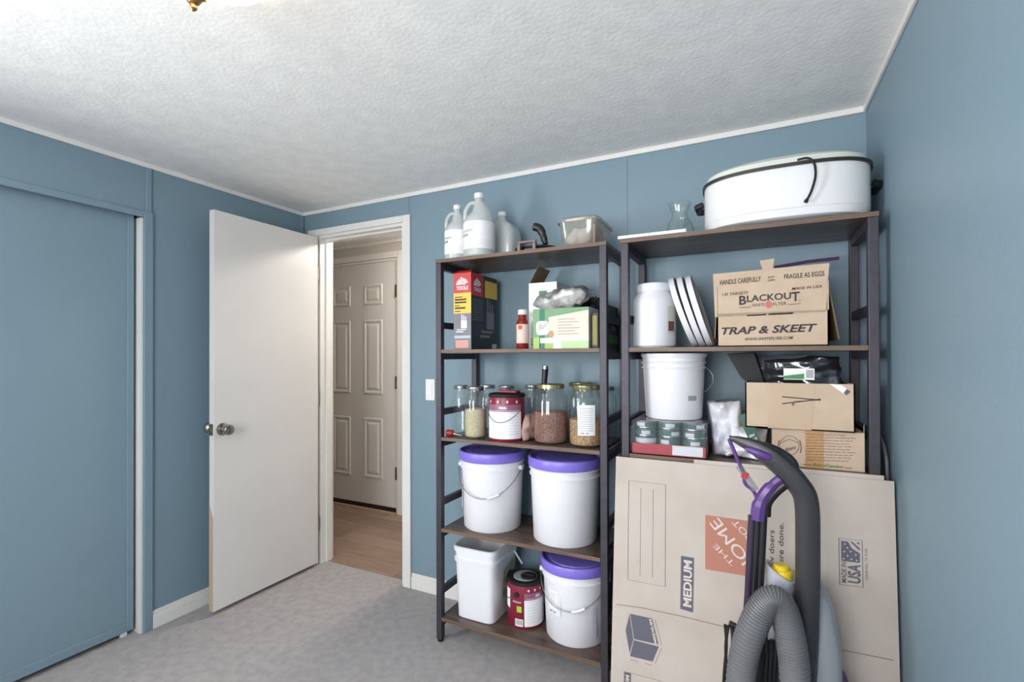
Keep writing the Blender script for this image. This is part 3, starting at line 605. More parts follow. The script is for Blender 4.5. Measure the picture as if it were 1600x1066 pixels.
# square pail
sq = thing('square_pail', (1.405, -.20, L5), 'white square plastic pail without lid on the bottom shelf', 'pail')
ox, oy = 1.405, -.200
ringz = [(0, .088, .108), (.004, .092, .112), (.245, .101, .121), (.247, .106, .126), (.262, .107, .127), (.264, .102, .122), (.29, .103, .123), (.292, .108, .128), (.312, .109, .129), (.314, .103, .123), (.25, .098, .118), (.02, .088, .108)]
MB().loft([(ox, oy, L5+a, b, c, 7) for a, b, c in ringz], 64).build('body', clear('pail_plastic', (230, 232, 236), .9, .35, (236, 236, 240)), sq, smooth=True)
flat('picture_label', [(1.5025, -.235, L5+.085), (1.5025, -.125, L5+.085), (1.507, -.125, L5+.225), (1.507, -.235, L5+.205)], pm('label_cream', (206, 200, 182), .6, var=(120, 132, 84), scale=34), sq, NX, .003)
flat('label_bird', [(1.505+.0005, -.18+.03*cos(k*pi/6), L5+.155+.036*sin(k*pi/6)) for k in range(12)], pm('label_dark', (84, 88, 82), .6), sq, NX, .004)
MB().tube([(1.500, -.13, L5+.27), (1.545, -.12, L5+.20)], .004, 8).build('bail_handle', HDPE, sq, smooth=True)

# ------------------------------------------------------------------ top of the second unit
z = L1
tag(MB().box(2.046, 2.283, -.356, -.262, z, z+.011).build('white_board', PAPER, loc=(2.16, -.31, z), bevel=.002), 'thin white board lying at the shelf corner before the glass vase', 'board')
p = at(1062, 340, -.13); vx = p.x; vy = -.13
v = thing('glass_vase', (vx, vy, z), 'clear glass vase with flared rim left of the white roaster', 'vase')
prof = [(.034, 0), (.040, .004), (.052, .035), (.054, .055), (.046, .085), (.031, .112), (.029, .125), (.040, .158), (.043, .166)]
MB().lathe(vx, vy, [(r, z+.001+a) for r, a in prof]+[(r-.0025, z+.001+a) for r, a in prof[::-1][:-1]], 40, True, True).build('bowl', GLASS, v, smooth=True)
# roaster oven
rx_, ry_, cx, cy = .247, .172, 2.578, -.198
ro = thing('roaster_oven', (cx, cy, z), 'large white oval electric roaster with black rim on top shelf', 'roaster')
ENAM = pm('white_enamel', (226, 226, 226), .22, coat=.3); IVORY = pm('ivory_lid', (214, 218, 208), .25, coat=.3); RIMB = pm('rim_black', (44, 42, 38), .4)
E_ = 2.7
MB().loft([(cx, cy, z+.008, rx_*.93, ry_*.90, E_), (cx, cy, z+.012, rx_*.97, ry_*.96, E_), (cx, cy, z+.034, rx_, ry_, E_)], 72).build('base_skirt', ENAM, ro, smooth=True)
MB().loft([(cx, cy, z+.035, rx_*.992, ry_*.99, E_), (cx, cy, z+.038, rx_, ry_, E_), (cx, cy, z+.165, rx_*1.0, ry_*1.0, E_)], 72).build('body', ENAM, ro, smooth=True)
MB().loft([(cx, cy, z+.165, rx_*1.0, ry_*1.0, E_), (cx, cy, z+.164, rx_*1.022, ry_*1.03, E_), (cx, cy, z+.175, rx_*1.025, ry_*1.033, E_), (cx, cy, z+.178, rx_*.99, ry_*.99, E_)], 72).build('rim', RIMB, ro, smooth=True)
MB().loft([(cx, cy, z+.178, rx_*.985, ry_*.985, E_), (cx, cy, z+.195, rx_*.97, ry_*.96, E_), (cx, cy, z+.207, rx_*.90, ry_*.86, E_), (cx, cy, z+.212, rx_*.84, ry_*.77, E_), (cx, cy, z+.208, rx_*.80, ry_*.72, E_), (cx, cy, z+.222, rx_*.74, ry_*.64, E_), (cx, cy, z+.225, rx_*.4, ry_*.35, 2)], 72).build('lid', IVORY, ro, smooth=True)
for s in (-1, 1):
    MB().tube([(cx+s*(rx_+.004), cy-.045, z+.115), (cx+s*(rx_+.022), cy-.038, z+.112), (cx+s*(rx_+.022), cy+.038, z+.112), (cx+s*(rx_+.004), cy+.045, z+.115)], .012, 12).build('handle', BLACKP, ro, smooth=True)
for dx in (-.15, .15):
    for dy in (-.1, .1): MB().lathe(cx+dx, cy+dy, [(.014, z), (.014, z+.010)], 16).build('foot', HDPE, ro, smooth=True)
yc = cy-ry_*1.06
crd = bez([at(1246, 250, yc-.002), at(1262, 247, yc-.010), at(1272, 255, yc-.010), at(1274, 275, yc-.009), at(1268, 298, yc-.008), at(1260, 314, yc-.006)], 6)
ck = MB().tube(crd, .0035, 8).build('power_cord', RUBBER, ro, smooth=True)
MB().tube([crd[-1]+Vector((.002, 0, .004)), crd[-1]-Vector((.003, 0, .004))], .0055, 10).build('cord_end', RUBBER, ck, smooth=True)

# ------------------------------------------------------------------ second level of the second unit
z = L2
x, y, R = 2.157, -.250, .076
pj = thing('plastic_jar', (x, y, z), 'white plastic gallon jar with wide screw lid beside the leaning lids', 'jar')
MB().lathe(x, y, [(R*.9, z), (R, z+.008), (R, z+.165), (R*.96, z+.182), (R*.78, z+.205), (R*.76, z+.215)], 48).build('body', pm('milky_plastic', (216, 216, 222), .35), pj, smooth=True)
MB().lathe(x, y, [(R*.80, z+.207), (R*.82, z+.209), (R*.82, z+.233), (R*.78, z+.237)], 44).build('lid', HDPE, pj, smooth=True)
MB().arc(x, y, R+.0006, -.75, .1, z+.05, z+.15, 12).build('paper_label', pm('label_olive', (196, 198, 186), .6), pj, smooth=True)
MB().arc(x, y, R+.001, -.72, -.3, z+.06, z+.095, 8).build('label_picture', pm('label_maroon', (110, 64, 66), .6), pj, smooth=True)
for k in range(3):                                   # leaning bucket lids
    a = radians(18.5-1.0*k); Rl = .138; bxx = 2.306+.025*k
    T = Vector((-sin(a), 0, cos(a))); Nn = Vector((cos(a), 0, sin(a))); c0 = Vector((bxx, -.20, z+.004))+T*Rl; n = 48
    prof = [(0, .02), (0, Rl-.012), (-.003, Rl-.008), (-.003, Rl-.001), (.002, Rl), (.016, Rl), (.017, Rl-.006), (.006, Rl-.008), (.005, .02)]
    vs = [c0+Nn*(d-.012)+(T*cos(2*pi*j/n)+Vector((0, 1, 0))*sin(2*pi*j/n))*r for d, r in prof for j in range(n)]
    fs = [(i*n+j, i*n+(j+1) % n, (i+1)*n+(j+1) % n, (i+1)*n+j) for i in range(len(prof)-1) for j in range(n)]+[tuple(range(n)), tuple((len(prof)-1)*n+j for j in range(n))]
    lab = ('white round bucket lid leaning against the plastic jar', 'white round bucket lid in the middle of the leaning lids', 'white round bucket lid leaning closest to the targets carton')[k]
    tag(MB().add(vs, fs).build('bucket_lid', HDPE, loc=(bxx, -.2, z), smooth=True), lab, 'lid', 'bucket lids leaning in a row')
# targets carton
ct = thing('targets_carton', (2.54, -.19, z), 'opened brown carton of targets with black lettering and raised front flap', 'carton')
x0, x1, yf, yb, hb = 2.378, 2.698, -.332, -.045, .112
mb = MB().box(x0, x1, yf, yf+.004, z, z+hb).box(x0, x1, yb-.004, yb, z, z+hb+.11).box(x0, x0+.004, yf, yb, z, z+hb+.09).box(x1-.004, x1, yf, yb, z, z+hb+.09).box(x0, x1, yf, yb, z, z+.004)
mb.build('carton', [KRAFT], ct)
fl_ = MB().prism([at(1117, 496, yf), at(1291, 487.5, yf), at(1293.5, 440, yf), at(1296, 411, yf), at(1114, 428.5, yf)], (0, .004, 0)).build('front_flap', KRAFT, ct)
MB().prism([at(1193, 427, yf+.006), at(1206, 426, yf+.006), at(1210, 404, yf+.006), at(1187, 407.5, yf+.006)], (0, .003, 0)).build('tab', KRAFT, ct)
MB().prism([(x1, -.30, z+hb+.09), (x1, -.06, z+hb+.09), (x1+.028, -.06, z+.02), (x1+.028, -.30, z+.02)], (.004, 0, 0)).build('side_flap', KDARK, ct)
MB().prism([(x0, -.30, z+hb+.07), (x0, -.06, z+hb+.07), (x0-.008, -.06, z+.03), (x0-.008, -.30, z+.03)], (-.003, 0, 0)).build('side_flap', KDARK, ct)
flat('tear_slot', [at(1167, 494.3, yf), at(1197, 492.8, yf), at(1197, 490.6, yf), at(1167, 492.2, yf)], RUBBER, ct); flat('tear_slot', [at(1201, 492.6, yf), at(1239, 490.8, yf), at(1239, 488, yf), at(1201, 490.2, yf)], RUBBER, ct)
def ptext(s, a, b, hpx, parent, yy, mat=INK, **k):
    A, B = at(a[0], a[1], yy), at(b[0], b[1], yy); h = (at(a[0], a[1]-hpx, yy)-A).length
    return letter(s, A, B, h, mat, parent, **k)
yq = yf
ptext('HANDLE CAREFULLY', (1125, 445.5), (1189, 439.5), 7.5, ct, yq, bold=.012); ptext('FRAGILE AS EGGS', (1225, 436.2), (1288, 431), 7.5, ct, yq, bold=.012)
ptext('EASY', (1200, 435), (1210.5, 434), 3, ct, yq); ptext('OPEN', (1199.5, 440), (1210.5, 439), 3, ct, yq)
ptext('135 TARGETS', (1128.5, 462.5), (1169, 459.5), 4.2, ct, yq, shear=.25); ptext('MADE IN USA', (1237, 453.5), (1284, 449.5), 4.2, ct, yq, shear=.25)
ptext('B', (1155, 476.5), (1166, 475.5), 14, ct, yq, bold=.02); ptext('LACKOU', (1167, 472), (1236, 467), 10, ct, yq, bold=.02); ptext('T', (1236.5, 471), (1249.5, 469.8), 14.5, ct, yq, bold=.02); ptext('.', (1249, 470.5), (1250.6, 470.4), 10, ct, yq)
ptext('WHITE', (1175, 480), (1195, 478.7), 5.5, ct, yq, bold=-.004); ptext('FLYER', (1208, 478), (1229, 476.6), 5.5, ct, yq, bold=-.004)
flat('target_dot', [at(1201.3+5.6*cos(k*pi/10), 476+5.6*sin(k*pi/10), yf) for k in range(20)], pm('target_red', (190, 110, 92), .7), ct, off=.0012)
for a, b in (((1155, 481.5), (1174, 480.2)), ((1231, 476.6), (1251, 474.8))): flat('rule_line', [at(a[0], a[1], yf), at(b[0], b[1], yf), at(b[0], b[1]-.8, yf), at(a[0], a[1]-.8, yf)], INK, ct)
ptext('TRAP & SKEET', (1127.5, 523), (1277, 517.5), 11, ct, yq, bold=.028, shear=.25); ptext('WWW.WHITEFLYER.COM', (1164, 532.5), (1239, 530), 4.5, ct, yq, shear=.2, bold=.012)
zb_ = thing('zip_bag', (2.63, -.14, z+.03), 'clear zip bag with purple seal tucked inside the targets carton', 'bag')
FILM = clear('clear_film', (226, 228, 232), .16, .12, (214, 214, 220))
pillow('film', (2.625, -.15, z+.175), (1, 0, .07), (-.07, 0, 1), .19, .165, .03, FILM, zb_, None, .006, 4)
MB().tube([at(1210, 418, -.15), at(1262, 409, -.15), at(1311, 403.5, -.15)], .0055, 8).build('zip_seal', pm('seal_purple', (78, 52, 88), .4), zb_, smooth=True)

# ------------------------------------------------------------------ third level of the second unit
z = L3
tr = thing('can_tray', (2.213, -.22, z), 'red and white cardboard tray wrapped in film under the small cans', 'tray')
tx0, tx1, ty0, ty1 = 2.090, 2.344, -.342, -.086
TRED = pm('tray_red', (182, 52, 58), .5)
MB().box(tx0, tx1, ty0, ty0+.003, z, z+.040).box(tx0, tx1, ty1-.003, ty1, z, z+.04).box(tx0, tx0+.003, ty0, ty1, z, z+.04).box(tx1-.003, tx1, ty0, ty1, z, z+.04).box(tx0, tx1, ty0, ty1, z, z+.003).build('tray', TRED, tr)
flat('white_panel', [(tx0+.142, ty0, z+.006), (tx1-.012, ty0, z+.006), (tx1-.012, ty0, z+.039), (tx0+.142, ty0, z+.039)], PAPER, tr)
MB().box(tx0-.002, tx1+.002, ty0-.002, ty1+.002, z+.001, z+.1215).build('shrink_wrap', clear('shrink_film', (240, 240, 244), .03, .1), tr, bevel=.006)
CG = [pm('can_green', (66, 110, 88), .4), pm('can_pale', (206, 214, 216), .4), pm('can_teal', (46, 92, 80), .4)]
for iy in range(3):
    for ix in range(3):
        for iz in range(4):
            if iy > 0 and iz < 3: continue
            x = tx0+.0435+.0835*ix; y = ty0+.046+.0825*iy; zz = z+.004+.0293*iz; R = .0405
            pos = ('bottom', 'second', 'third', 'top')[iz]+' layer, '+('by the shelf post', 'centre column', 'by the white bag')[ix]
            o = thing('small_can', (x, y, zz), ('flat green and white can in the wrapped tray, '+pos) if iy == 0 else 'flat can under the white bucket, behind the front row', 'can', 'small cans in the wrapped tray')
            MB().lathe(x, y, [(R*.94, zz), (R, zz+.002), (R, zz+.004), (R*.97, zz+.006), (R*.97, zz+.023), (R, zz+.025), (R, zz+.0283), (R*.95, zz+.029), (R*.93, zz+.027)], 30).build('tin', TIN, o, smooth=True)
            MB().arc(x, y, R*.975, -pi, 0, zz+.0065, zz+.0228, 22).build('label', CG[(ix+iz) % 3 if (ix+iz) % 2 else 0], o, smooth=True)
            MB().arc(x, y, R*.98, -2.3+.5*((ix+2*iz) % 3), -1.5+.5*((ix+2*iz) % 3), zz+.008, zz+.0215, 8).build('label_patch', CG[1], o, smooth=True)
wb = bucket(2.218, -.205, z+.1225, .101, .112, .236, 'small white bucket without lid standing on the tray of cans', False, None)
x, y, zz = 2.218, -.205, z+.1225
MB().tube(bez([(x+.118, y-.01, zz+.185), (x+.135, y-.015, zz+.165), (x+.138, y-.015, zz+.135), (x+.118, y-.012, zz+.105), (x+.108, y-.012, zz+.10)], 5), .0016, 8).build('bail_handle', STEEL, wb, smooth=True)
MB().arc(x, y, .106, -.95, -.62, zz+.070, zz+.088, 6).build('small_print', GREYINK, wb)
MB().lathe(x, y, [(.116, zz+.228), (.118, zz+.230), (.118, zz+.239), (.113, zz+.240), (.03, zz+.238)], 56).build('top_cover', HDPE, wb, smooth=True)
# bread bags
wbag = thing('white_bag', (2.44, -.25, z), 'clear bag of white plastic with green label behind the vacuum handle', 'bag')
WF = pm('white_film', (240, 240, 243), .5, bump=.3, bscale=30)
pillow('white_filling', (2.404, -.245, z+.098), (1, 0, .10), (-.10, 0, 1), .100, .185, .105, WF, wbag, None, .007, 6, floor=z+.003)
pillow('white_filling', (2.462, -.262, z+.058), (1, 0, -.15), (.10, 0, 1), .125, .108, .085, WF, wbag, None, .006, 8, floor=z+.003)
pillow('outer_film', (2.404, -.262, z+.100), (1, 0, .10), (-.10, 0, 1), .108, .200, .125, clear('bag_film', (244, 244, 247), .04, .08), wbag, None, .014, 11, 22, floor=z+.001)
fy = -.345
flat('green_label', [at(1153, 650, fy), at(1164, 646, fy), at(1180, 668, fy), at(1192, 697, fy), at(1172, 692, fy)], pm('label_green', (44, 84, 70), .4), wbag)
letter('BREAD', at(1163, 690, fy), at(1170, 676, fy), .012, PAPER, wbag, V=(-.85, 0, -.35)) if False else None
ptext('BREAD', (1171, 684), (1179, 681), 4, wbag, fy, PAPER); ptext('BAGS', (1174, 690), (1183, 687), 4, wbag, fy, PAPER)
# lower carton
lc = thing('lower_carton', (2.663, -.19, z), 'brown carton with round wreath emblem and green web address', 'carton')
x0, x1, yf = 2.541, 2.787, -.332
MB().box(x0, x1, yf, -.06, z, z+.1185).build('carton', KRAFT, lc, bevel=.0015)
TAPE = pm('packing_tape', (182, 140, 96), .25)
flat('packing_tape', [at(1258, 672, yf), at(1287, 674, yf), at(1287, 736, yf), at(1258, 735, yf)], TAPE, lc)
def ell(cx_, cy_, rx, ry, n=28): return [at(cx_+rx*cos(2*pi*k/n), cy_+ry*sin(2*pi*k/n), yf-.0008) for k in range(n)]
MB().tube(ell(1233.5, 696.5, 15, 15), .0006, 4, closed=True).build('emblem_ring', INK, lc)
MB().tube([at(1220+2.2*k, 692-(0, 0, 2, 3, 3, 5, 6, 5, 3, 3, 2, 0, 0)[k], yf-.0008) for k in range(13)], .0006, 4).build('emblem_hills', INK, lc)
for s in (-1, 1):
    MB().tube([at(1233.5+s*(18.5-.8*abs(k-3)), 688+4*k, yf-.0008) for k in range(6)], .0010, 5).build('wreath', INK, lc)
ptext('Azure', (1225, 706), (1243.5, 701.5), 6, lc, yf, shear=.35, bold=0)
for k in range(10): ptext(('pure and simple food for your family', 'canned in the kitchen pioneering the', 'safest and healthiest ways for home', 'since then our family has put jars of')[k % 4], (1260, 679.2+4.45*k), (1260+(60, 76, 72, 66, 70, 68, 76, 72, 70, 66)[k], 681.4+4.45*k), 1.9, lc, yf, off=.0016, bold=0)
ptext('www.', (1255, 726.5), (1269, 727.6), 3, lc, yf, GREENINK, off=.0016); ptext('AzureCanning', (1270, 727.8), (1317, 731.8), 4.6, lc, yf, GREENINK, bold=.02, off=.0016); ptext('.com', (1318, 731.8), (1331, 732.8), 3.2, lc, yf, GREENINK, off=.0016)
# upper carton
zc = z+.1195
uc = thing('upper_carton', (2.612, -.2, zc), 'open plain carton with clear tape stacked on the carton with the emblem', 'carton')
x0, x1, yf, hc = 2.463, 2.761, -.349, .146
MB().box(x0, x1, yf, yf+.004, zc, zc+hc).box(x0, x1, -.064, -.06, zc, zc+hc).box(x0, x0+.004, yf, -.06, zc, zc+hc).box(x1-.004, x1, yf, -.06, zc, zc+hc).box(x0, x1, yf, -.06, zc, zc+.004).build('carton', KRAFT, uc)
flat('packing_tape', [(x0+.065, yf, zc+.001), (x0+.185, yf, zc+.001), (x0+.195, yf, zc+hc), (x0+.072, yf, zc+hc)], pm('clear_tape', (188, 164, 140), .15), uc)
for a, b, c, d in ((1222, 620, 1282, 625.5), (1222, 631, 1282, 624), (1240, 627.2, 1282, 625.4)): MB().tube([at(a, b, yf-.001), at(c, d, yf-.001)], .0016 if a == 1222 else .0006, 6).build('pen_mark', INK, uc)
MB().tube([at(1240, 634, yf-.001), at(1237.5, 632, yf-.001), at(1241, 630.5, yf-.001)], .0018, 6).build('pen_mark', INK, uc)
flat('shipping_tag', [at(1296, 600, yf), at(1315, 602, yf), at(1329, 612, yf), at(1322, 618, yf)], PAPER, uc, off=.0012); flat('tag_corner', [at(1323, 608, yf), at(1329, 612, yf), at(1322, 618, yf), at(1318, 614, yf)], BLUEINK, uc, off=.0018)
DKF = clear('smoky_film', (96, 98, 104), .55, .1, (52, 52, 58))
bg1 = thing('smoky_bag', (2.59, -.22, zc+.10), 'smoky clear plastic bag with barcode label on top of the open carton', 'bag')
pillow('film', (2.628, -.268, zc+hc+.018), (1, 0, .06), (0, .25, 1), .215, .125, .060, DKF, bg1, None, .012, 13)
MB().box(2.575, 2.66, -.318, -.316, zc+hc+.010, zc+hc+.046).build('label', PAPER, bg1); flat('label_green', [(2.575, -.318, zc+hc+.012), (2.632, -.318, zc+hc+.012), (2.632, -.318, zc+hc+.03), (2.575, -.318, zc+hc+.022)], pm('print_green', (58, 130, 76)), bg1)
for k in range(6): flat('barcode_bar', [(2.638+.0034*k, -.318, zc+hc+.016), (2.6395+.0034*k, -.318, zc+hc+.016), (2.6395+.0034*k, -.318, zc+hc+.042), (2.638+.0034*k, -.318, zc+hc+.042)], INK, bg1)
tag(MB().prism([at(1136, 553, -.215), at(1178, 552, -.215), at(1196, 604, -.215), at(1182, 610, -.215), at(1158, 590, -.215)], (.006, .022, .002)).build('black_bag', pm('black_sheet', (34, 34, 37), .5, spec=.25, bump=.3, bscale=18), loc=(2.46, -.25, zc+.1)), 'flat black plastic sheet sticking out of the open carton', 'bag')
tag(pillow('clear_wrap', (2.56, -.150, zc+hc+.040), (1, 0, .05), (0, .1, 1), .19, .10, .045, FILM, None, (2.56, -.15, zc+.1), .010, 21), 'loose clear plastic wrap behind the smoky bag in the open carton', 'plastic wrap')
tag(crumple('dark_cloth', (2.726, -.17, zc+hc-.01), (.022, .07, .032), pm('black_cloth', (24, 25, 28), .8), None, (2.733, -.2, zc+.1), .3, 17, sub=3), 'black cloth at the post end of the open carton', 'cloth')
# cable between unit and wall
cb = thing('power_cable', (2.842, -.30, 0), 'grey power cable looping down between the shelving unit and right wall', 'cable')
MB().tube(bez([(2.838, -.22, 1.00), (2.838, -.27, .995), (2.841, -.305, .96), (2.843, -.32, .88), (2.842, -.31, .5), (2.838, -.27, .006), (2.836, -.15, .006)], 6), .005, 8).build('cord', pm('grey_cable', (92, 90, 94), .5), cb, smooth=True)

tc_ = thing('tagged_cord', (2.791, -.30, L3), 'thin dark cord with small white tag beside the emblem carton', 'cord')
MB().tube(bez([(2.7905, -.30, L3+.002), (2.7905, -.30, L3+.06), (2.7905, -.297, L3+.10), (2.7915, -.285, L3+.118)], 5), .0022, 7).build('cord', RUBBER, tc_, smooth=True)
MB().prism([(2.7895, -.30, L3+.104), (2.794, -.285, L3+.112), (2.794, -.28, L3+.142), (2.7895, -.30, L3+.136)], (.0012, 0, 0)).build('tag', PAPER, tc_)

# ------------------------------------------------------------------ flattened moving boxes
TH = .006; ytop, ybot = -.376, -.452; zt = .887
Vp = Vector((0, ytop-ybot, zt)).normalized(); Np = Vector((0, -Vp.z, Vp.y))
def onp(px, py, off=0):
    d = fw+rt*((px-800)/F_PX)+up*((533+SHIFT-py)/F_PX); o = Vector((0, ybot, 0))
    return CAM+d*((o-CAM).dot(Np)/d.dot(Np))+Np*off
def sheet(x0, x1, t1, back, label):
    o0 = Vector((0, ybot, 0))-Np*back
    a = [o0+Vector((x0, 0, 0)), o0+Vector((x1, 0, 0)), o0+Vector((x1, 0, 0))+Vp*t1, o0+Vector((x0+.006, 0, 0))+Vp*t1]
    dz = max(0, -min(p.z for p in a)+.0005); a = [p+Vector((0, 0, dz)) for p in a]
    o = thing('flattened_carton', (x0, ybot, 0), label, 'carton', 'flattened moving cartons leaning on the shelf')
    MB().prism(a, -Np*TH).build('sheet', KRAFT2, o); return o
s1 = sheet(2.036, 2.848, .890, 0, 'printed flattened moving carton at the front of the leaning stack')
sheet(2.300, 2.826, .902, .0068, 'plain flattened carton leaning directly behind the printed one')
sheet(2.330, 2.846, .880, .0136, 'plain flattened carton at the back of the leaning stack')
def pf(name, pts, mat, off=.0006): return flat(name, [onp(*q) for q in pts], mat, s1, Np, off)
def pline(pts, wd, mat=INK, closed=False): return MB().tube([onp(*q, .0004) for q in pts], wd, 4, closed=closed).build('print_line', mat, s1)
pline([(963, 944.5), (1003, 950), (1060, 962), (1130, 979), (1300, 1012.5), (1396, 1032)], .0014, pm('crease', (140, 126, 114), .9))
pline([(982.5, 751), (1040, 757.5), (1039.5, 917), (981, 906)], .0007, closed=True); pline([(1001.5, 763), (1000, 900)], .0005); pline([(1020.5, 765), (1019.5, 903)], .0005)
pf('size_tag', [(1064, 868.5), (1084.5, 872), (1083, 957.5), (1063, 951.5)], BLUEINK)
UL, VL = Vp, Vector((-1, 0, 0))                      # lettering turned a quarter: reads upwards
def vtext(s, a, b, wpx, mat, **k):
    A, B = onp(*a), onp(*b); h = (onp(a[0]-wpx, a[1])-A).length
    return letter(s, A, B, h, mat, s1, V=VL, N=Np, **k)
vtext('MEDIUM', (1080, 949.5), (1081, 877), 12.5, pm('print_pale', (206, 196, 188), .8), bold=.03)
pf('orange_square', [(1102, 804.5), (1196, 818), (1194.5, 905), (1102, 889.5)], ORANGE)
PALE = pm('print_pale', (206, 196, 188))
def diag(s, a, b, hpx):                              # stencil lettering running up to the left
    A, B = onp(*a), onp(*b); U_ = (B-A).normalized(); V_ = Np.cross(U_)
    letter(s, A, B, hpx*.00178, PALE, s1, V=V_, N=Np, bold=0, off=.0016)
diag('THE', (1149, 880), (1119, 849), 9.5); diag('HOME', (1187, 890), (1122, 808.5), 21); diag('DEPOT', (1195, 862), (1150, 811), 11)
vtext('How doers', (1209, 902), (1209.5, 829), 8.5, INK, bold=.0); vtext('get more done.', (1224, 922), (1224, 817.5), 8.5, INK, bold=.0)
for g in ([(185, 232), (137, 430), (187, 712), (232, 545)], [(192, 228), (463, 288), (541, 608), (240, 538)], [(239, 553), (545, 632), (470, 815), (191, 748)]):
    pf('box_icon', [(960+a/7.84, 930+b/7.84) for a, b in g], BLUEINK)
A, B = onp(960+500/7.84, 930+600/7.84), onp(960+428/7.84, 930+292/7.84)
letter('MEDIUM', onp(960+522/7.84, 930+600/7.84), onp(960+455/7.84, 930+298/7.84), .0085, PALE, s1, V=VL, N=Np, bold=.03, off=.0014)
def ic(pts, wd=.0006): pline([(960+a/7.84, 930+b/7.84) for a, b in pts], wd, BLUEINK)
ic([(498, 300), (580, 615)]); ic([(578, 650), (500, 835)]); ic([(195, 790), (300, 818)]); ic([(365, 835), (460, 860)])
pf('corner_tag', [(960+120/7.84, 930+935/7.84), (960+205/7.84, 930+957/7.84), (960+190/7.84, 1110), (960+110/7.84, 1110)], BLUEINK); ic([(205, 957), (585, 1058), (575, 1400)])
vtext('MEDIUM', (983, 1095), (983.5, 1056), 6, PALE, bold=.02)
q = [(1310.5, 841), (1347, 845), (1348.5, 918), (1312, 913.5)]
pline(q, .0009, BLUEINK, True)
vtext('MADE IN', (1322.5, 911), (1322, 879), 8, BLUEINK, bold=.015); vtext('USA', (1344, 913), (1343.5, 883), 19, BLUEINK, bold=.03)
pf('flag_field', [(1314, 845), (1325, 846.5), (1331, 857), (1343.5, 865), (1343.5, 880), (1314.5, 876.5)], BLUEINK)
pf('flag_stripe', [(1328, 846.5), (1332, 847), (1343.5, 857), (1343.5, 861)], BLUEINK); pf('flag_stripe', [(1337, 847.5), (1343, 848), (1343, 852)], BLUEINK)
for sx, sy in ((1320, 850), (1324, 856), (1319, 862), (1329, 862), (1324, 868.5), (1337, 867), (1318, 873), (1330, 874), (1338.5, 876)):
    pf('flag_star', [(sx+(1.9 if k % 2 == 0 else .8)*sin(k*pi/5), sy-(1.9 if k % 2 == 0 else .8)*cos(k*pi/5)) for k in range(10)], PALE, .0012)
vtext('CEDAR HILL, TX 75104', (1356, 907.5), (1355, 858), 4, BLUEINK, bold=0)

# ------------------------------------------------------------------ upright carpet cleaner
yv = -.63
vc = thing('carpet_cleaner', (2.60, -.58, 0), 'black and purple upright carpet cleaner with grey hose before the cartons', 'vacuum')
GREYM = pm('charcoal_plastic', (48, 47, 50), .35, var=(42, 41, 44), scale=12); SILV2 = pm('silver_plastic', (176, 178, 188), .3, .2)
hp = bez([at(1139, 684, yv), at(1158, 690, yv), at(1185, 702, yv), at(1216, 724, yv), at(1246, 756, yv), at(1260, 785, yv), at(1262, 850, yv), at(1261, 950, yv), at(1256, 1066, yv), Vector((2.585, yv, .20))], 6)
nn = len(hp); rad = []
for i in range(nn):
    s = i/6; rad.append(.007 if s < .3 else min(.0285, .007+(s-.3)*.0095)); 
MB().tube(hp, rad, 8, flat=.8, flat_axis=Vector((0, 1, 0))).build('handle', GREYM, vc, smooth=True)
MB().tube(bez([at(1172, 692, yv+.012), at(1205, 699, yv+.016), at(1232, 714, yv+.016), at(1243, 730, yv+.014), at(1236, 742, yv+.01)], 5), .009, 10).build('grip_loop', BLACKP, vc, smooth=True)
c = at(1186, 708.5, yv-.018); d = (at(1206, 716, yv)-at(1168, 702, yv)).normalized()
MB().tube([c-d*.036, c-d*.026, c, c+d*.026, c+d*.036], [.002, .009, .011, .010, .002], 12).build('grip_inlay', PURPLE, vc, smooth=True)
MB().tube([at(1139, 686, yv), at(1152, 717, yv), at(1163, 742, yv)], .0052, 10).build('strut', PURPLE, vc, smooth=True)
tg = MB().tube([at(1154, 728, yv-.008), at(1181, 766, yv-.008)], .009, 4).build('plastic_tag', FILM, vc)
MB().tube([at(1159, 741, yv-.009), at(1169, 745, yv-.009)], .0095, 4).build('tag_stripe', pm('tag_red', (196, 62, 62), .4), tg)
MB().tube(bez([at(1236, 742, yv+.01), at(1215, 751, yv+.006), at(1196, 770, yv), at(1187, 788, yv), at(1184, 812, yv)], 5), [.012]*8+[.016]*7+[.019]*6, 8).build('yoke', PURPLE, vc, smooth=True)
MB().tube(bez([at(1232, 752, yv+.014), at(1212, 768, yv+.012), at(1198, 786, yv+.010), at(1196, 806, yv+.010)], 5), .014, 12).build('yoke_underside', BLACKP, vc, smooth=True)
MB().tube(bez([at(1184, 782, yv), at(1176, 766, yv), at(1165, 757, yv), at(1163, 746, yv), at(1168, 741, yv)], 5), .005, 8).build('cord_hook', PURPLE, vc, smooth=True)
for dx, m in ((-9, pm('dark_purple', (52, 40, 60), .35)), (0, BLACKP), (9, BLACKP)):
    MB().tube([at(1184+dx, 806, yv), at(1178+dx, 930, yv+.01), at(1168+dx, 1066, yv+.02), (2.475+dx*.0017, yv+.02, .25)], .0098, 12).build('rail', m, vc, smooth=True)
bxx, byy = at(1252, 960, -.545).x, -.550
zt0 = at(1252, 900, byy).z
MB().loft([(bxx, byy, .10, .100, .072, 3), (bxx, byy, .24, .098, .070, 3), (bxx-.002, byy, zt0-.17, .092, .066, 3), (bxx-.006, byy, zt0-.06, .078, .058, 2.6), (bxx-.012, byy, zt0-.005, .060, .05, 2.4)], 40).build('tank', pm('tank_grey', (150, 152, 156), .25), vc, smooth=True)
MB().loft([(bxx, byy, .06, .112, .080, 3), (bxx, byy, at(1252, 1045, byy).z-.02, .106, .077, 3), (bxx+.004, byy, at(1252, 1045, byy).z, .102, .074, 3)], 40).build('tank_base', PURPLE, vc, smooth=True)
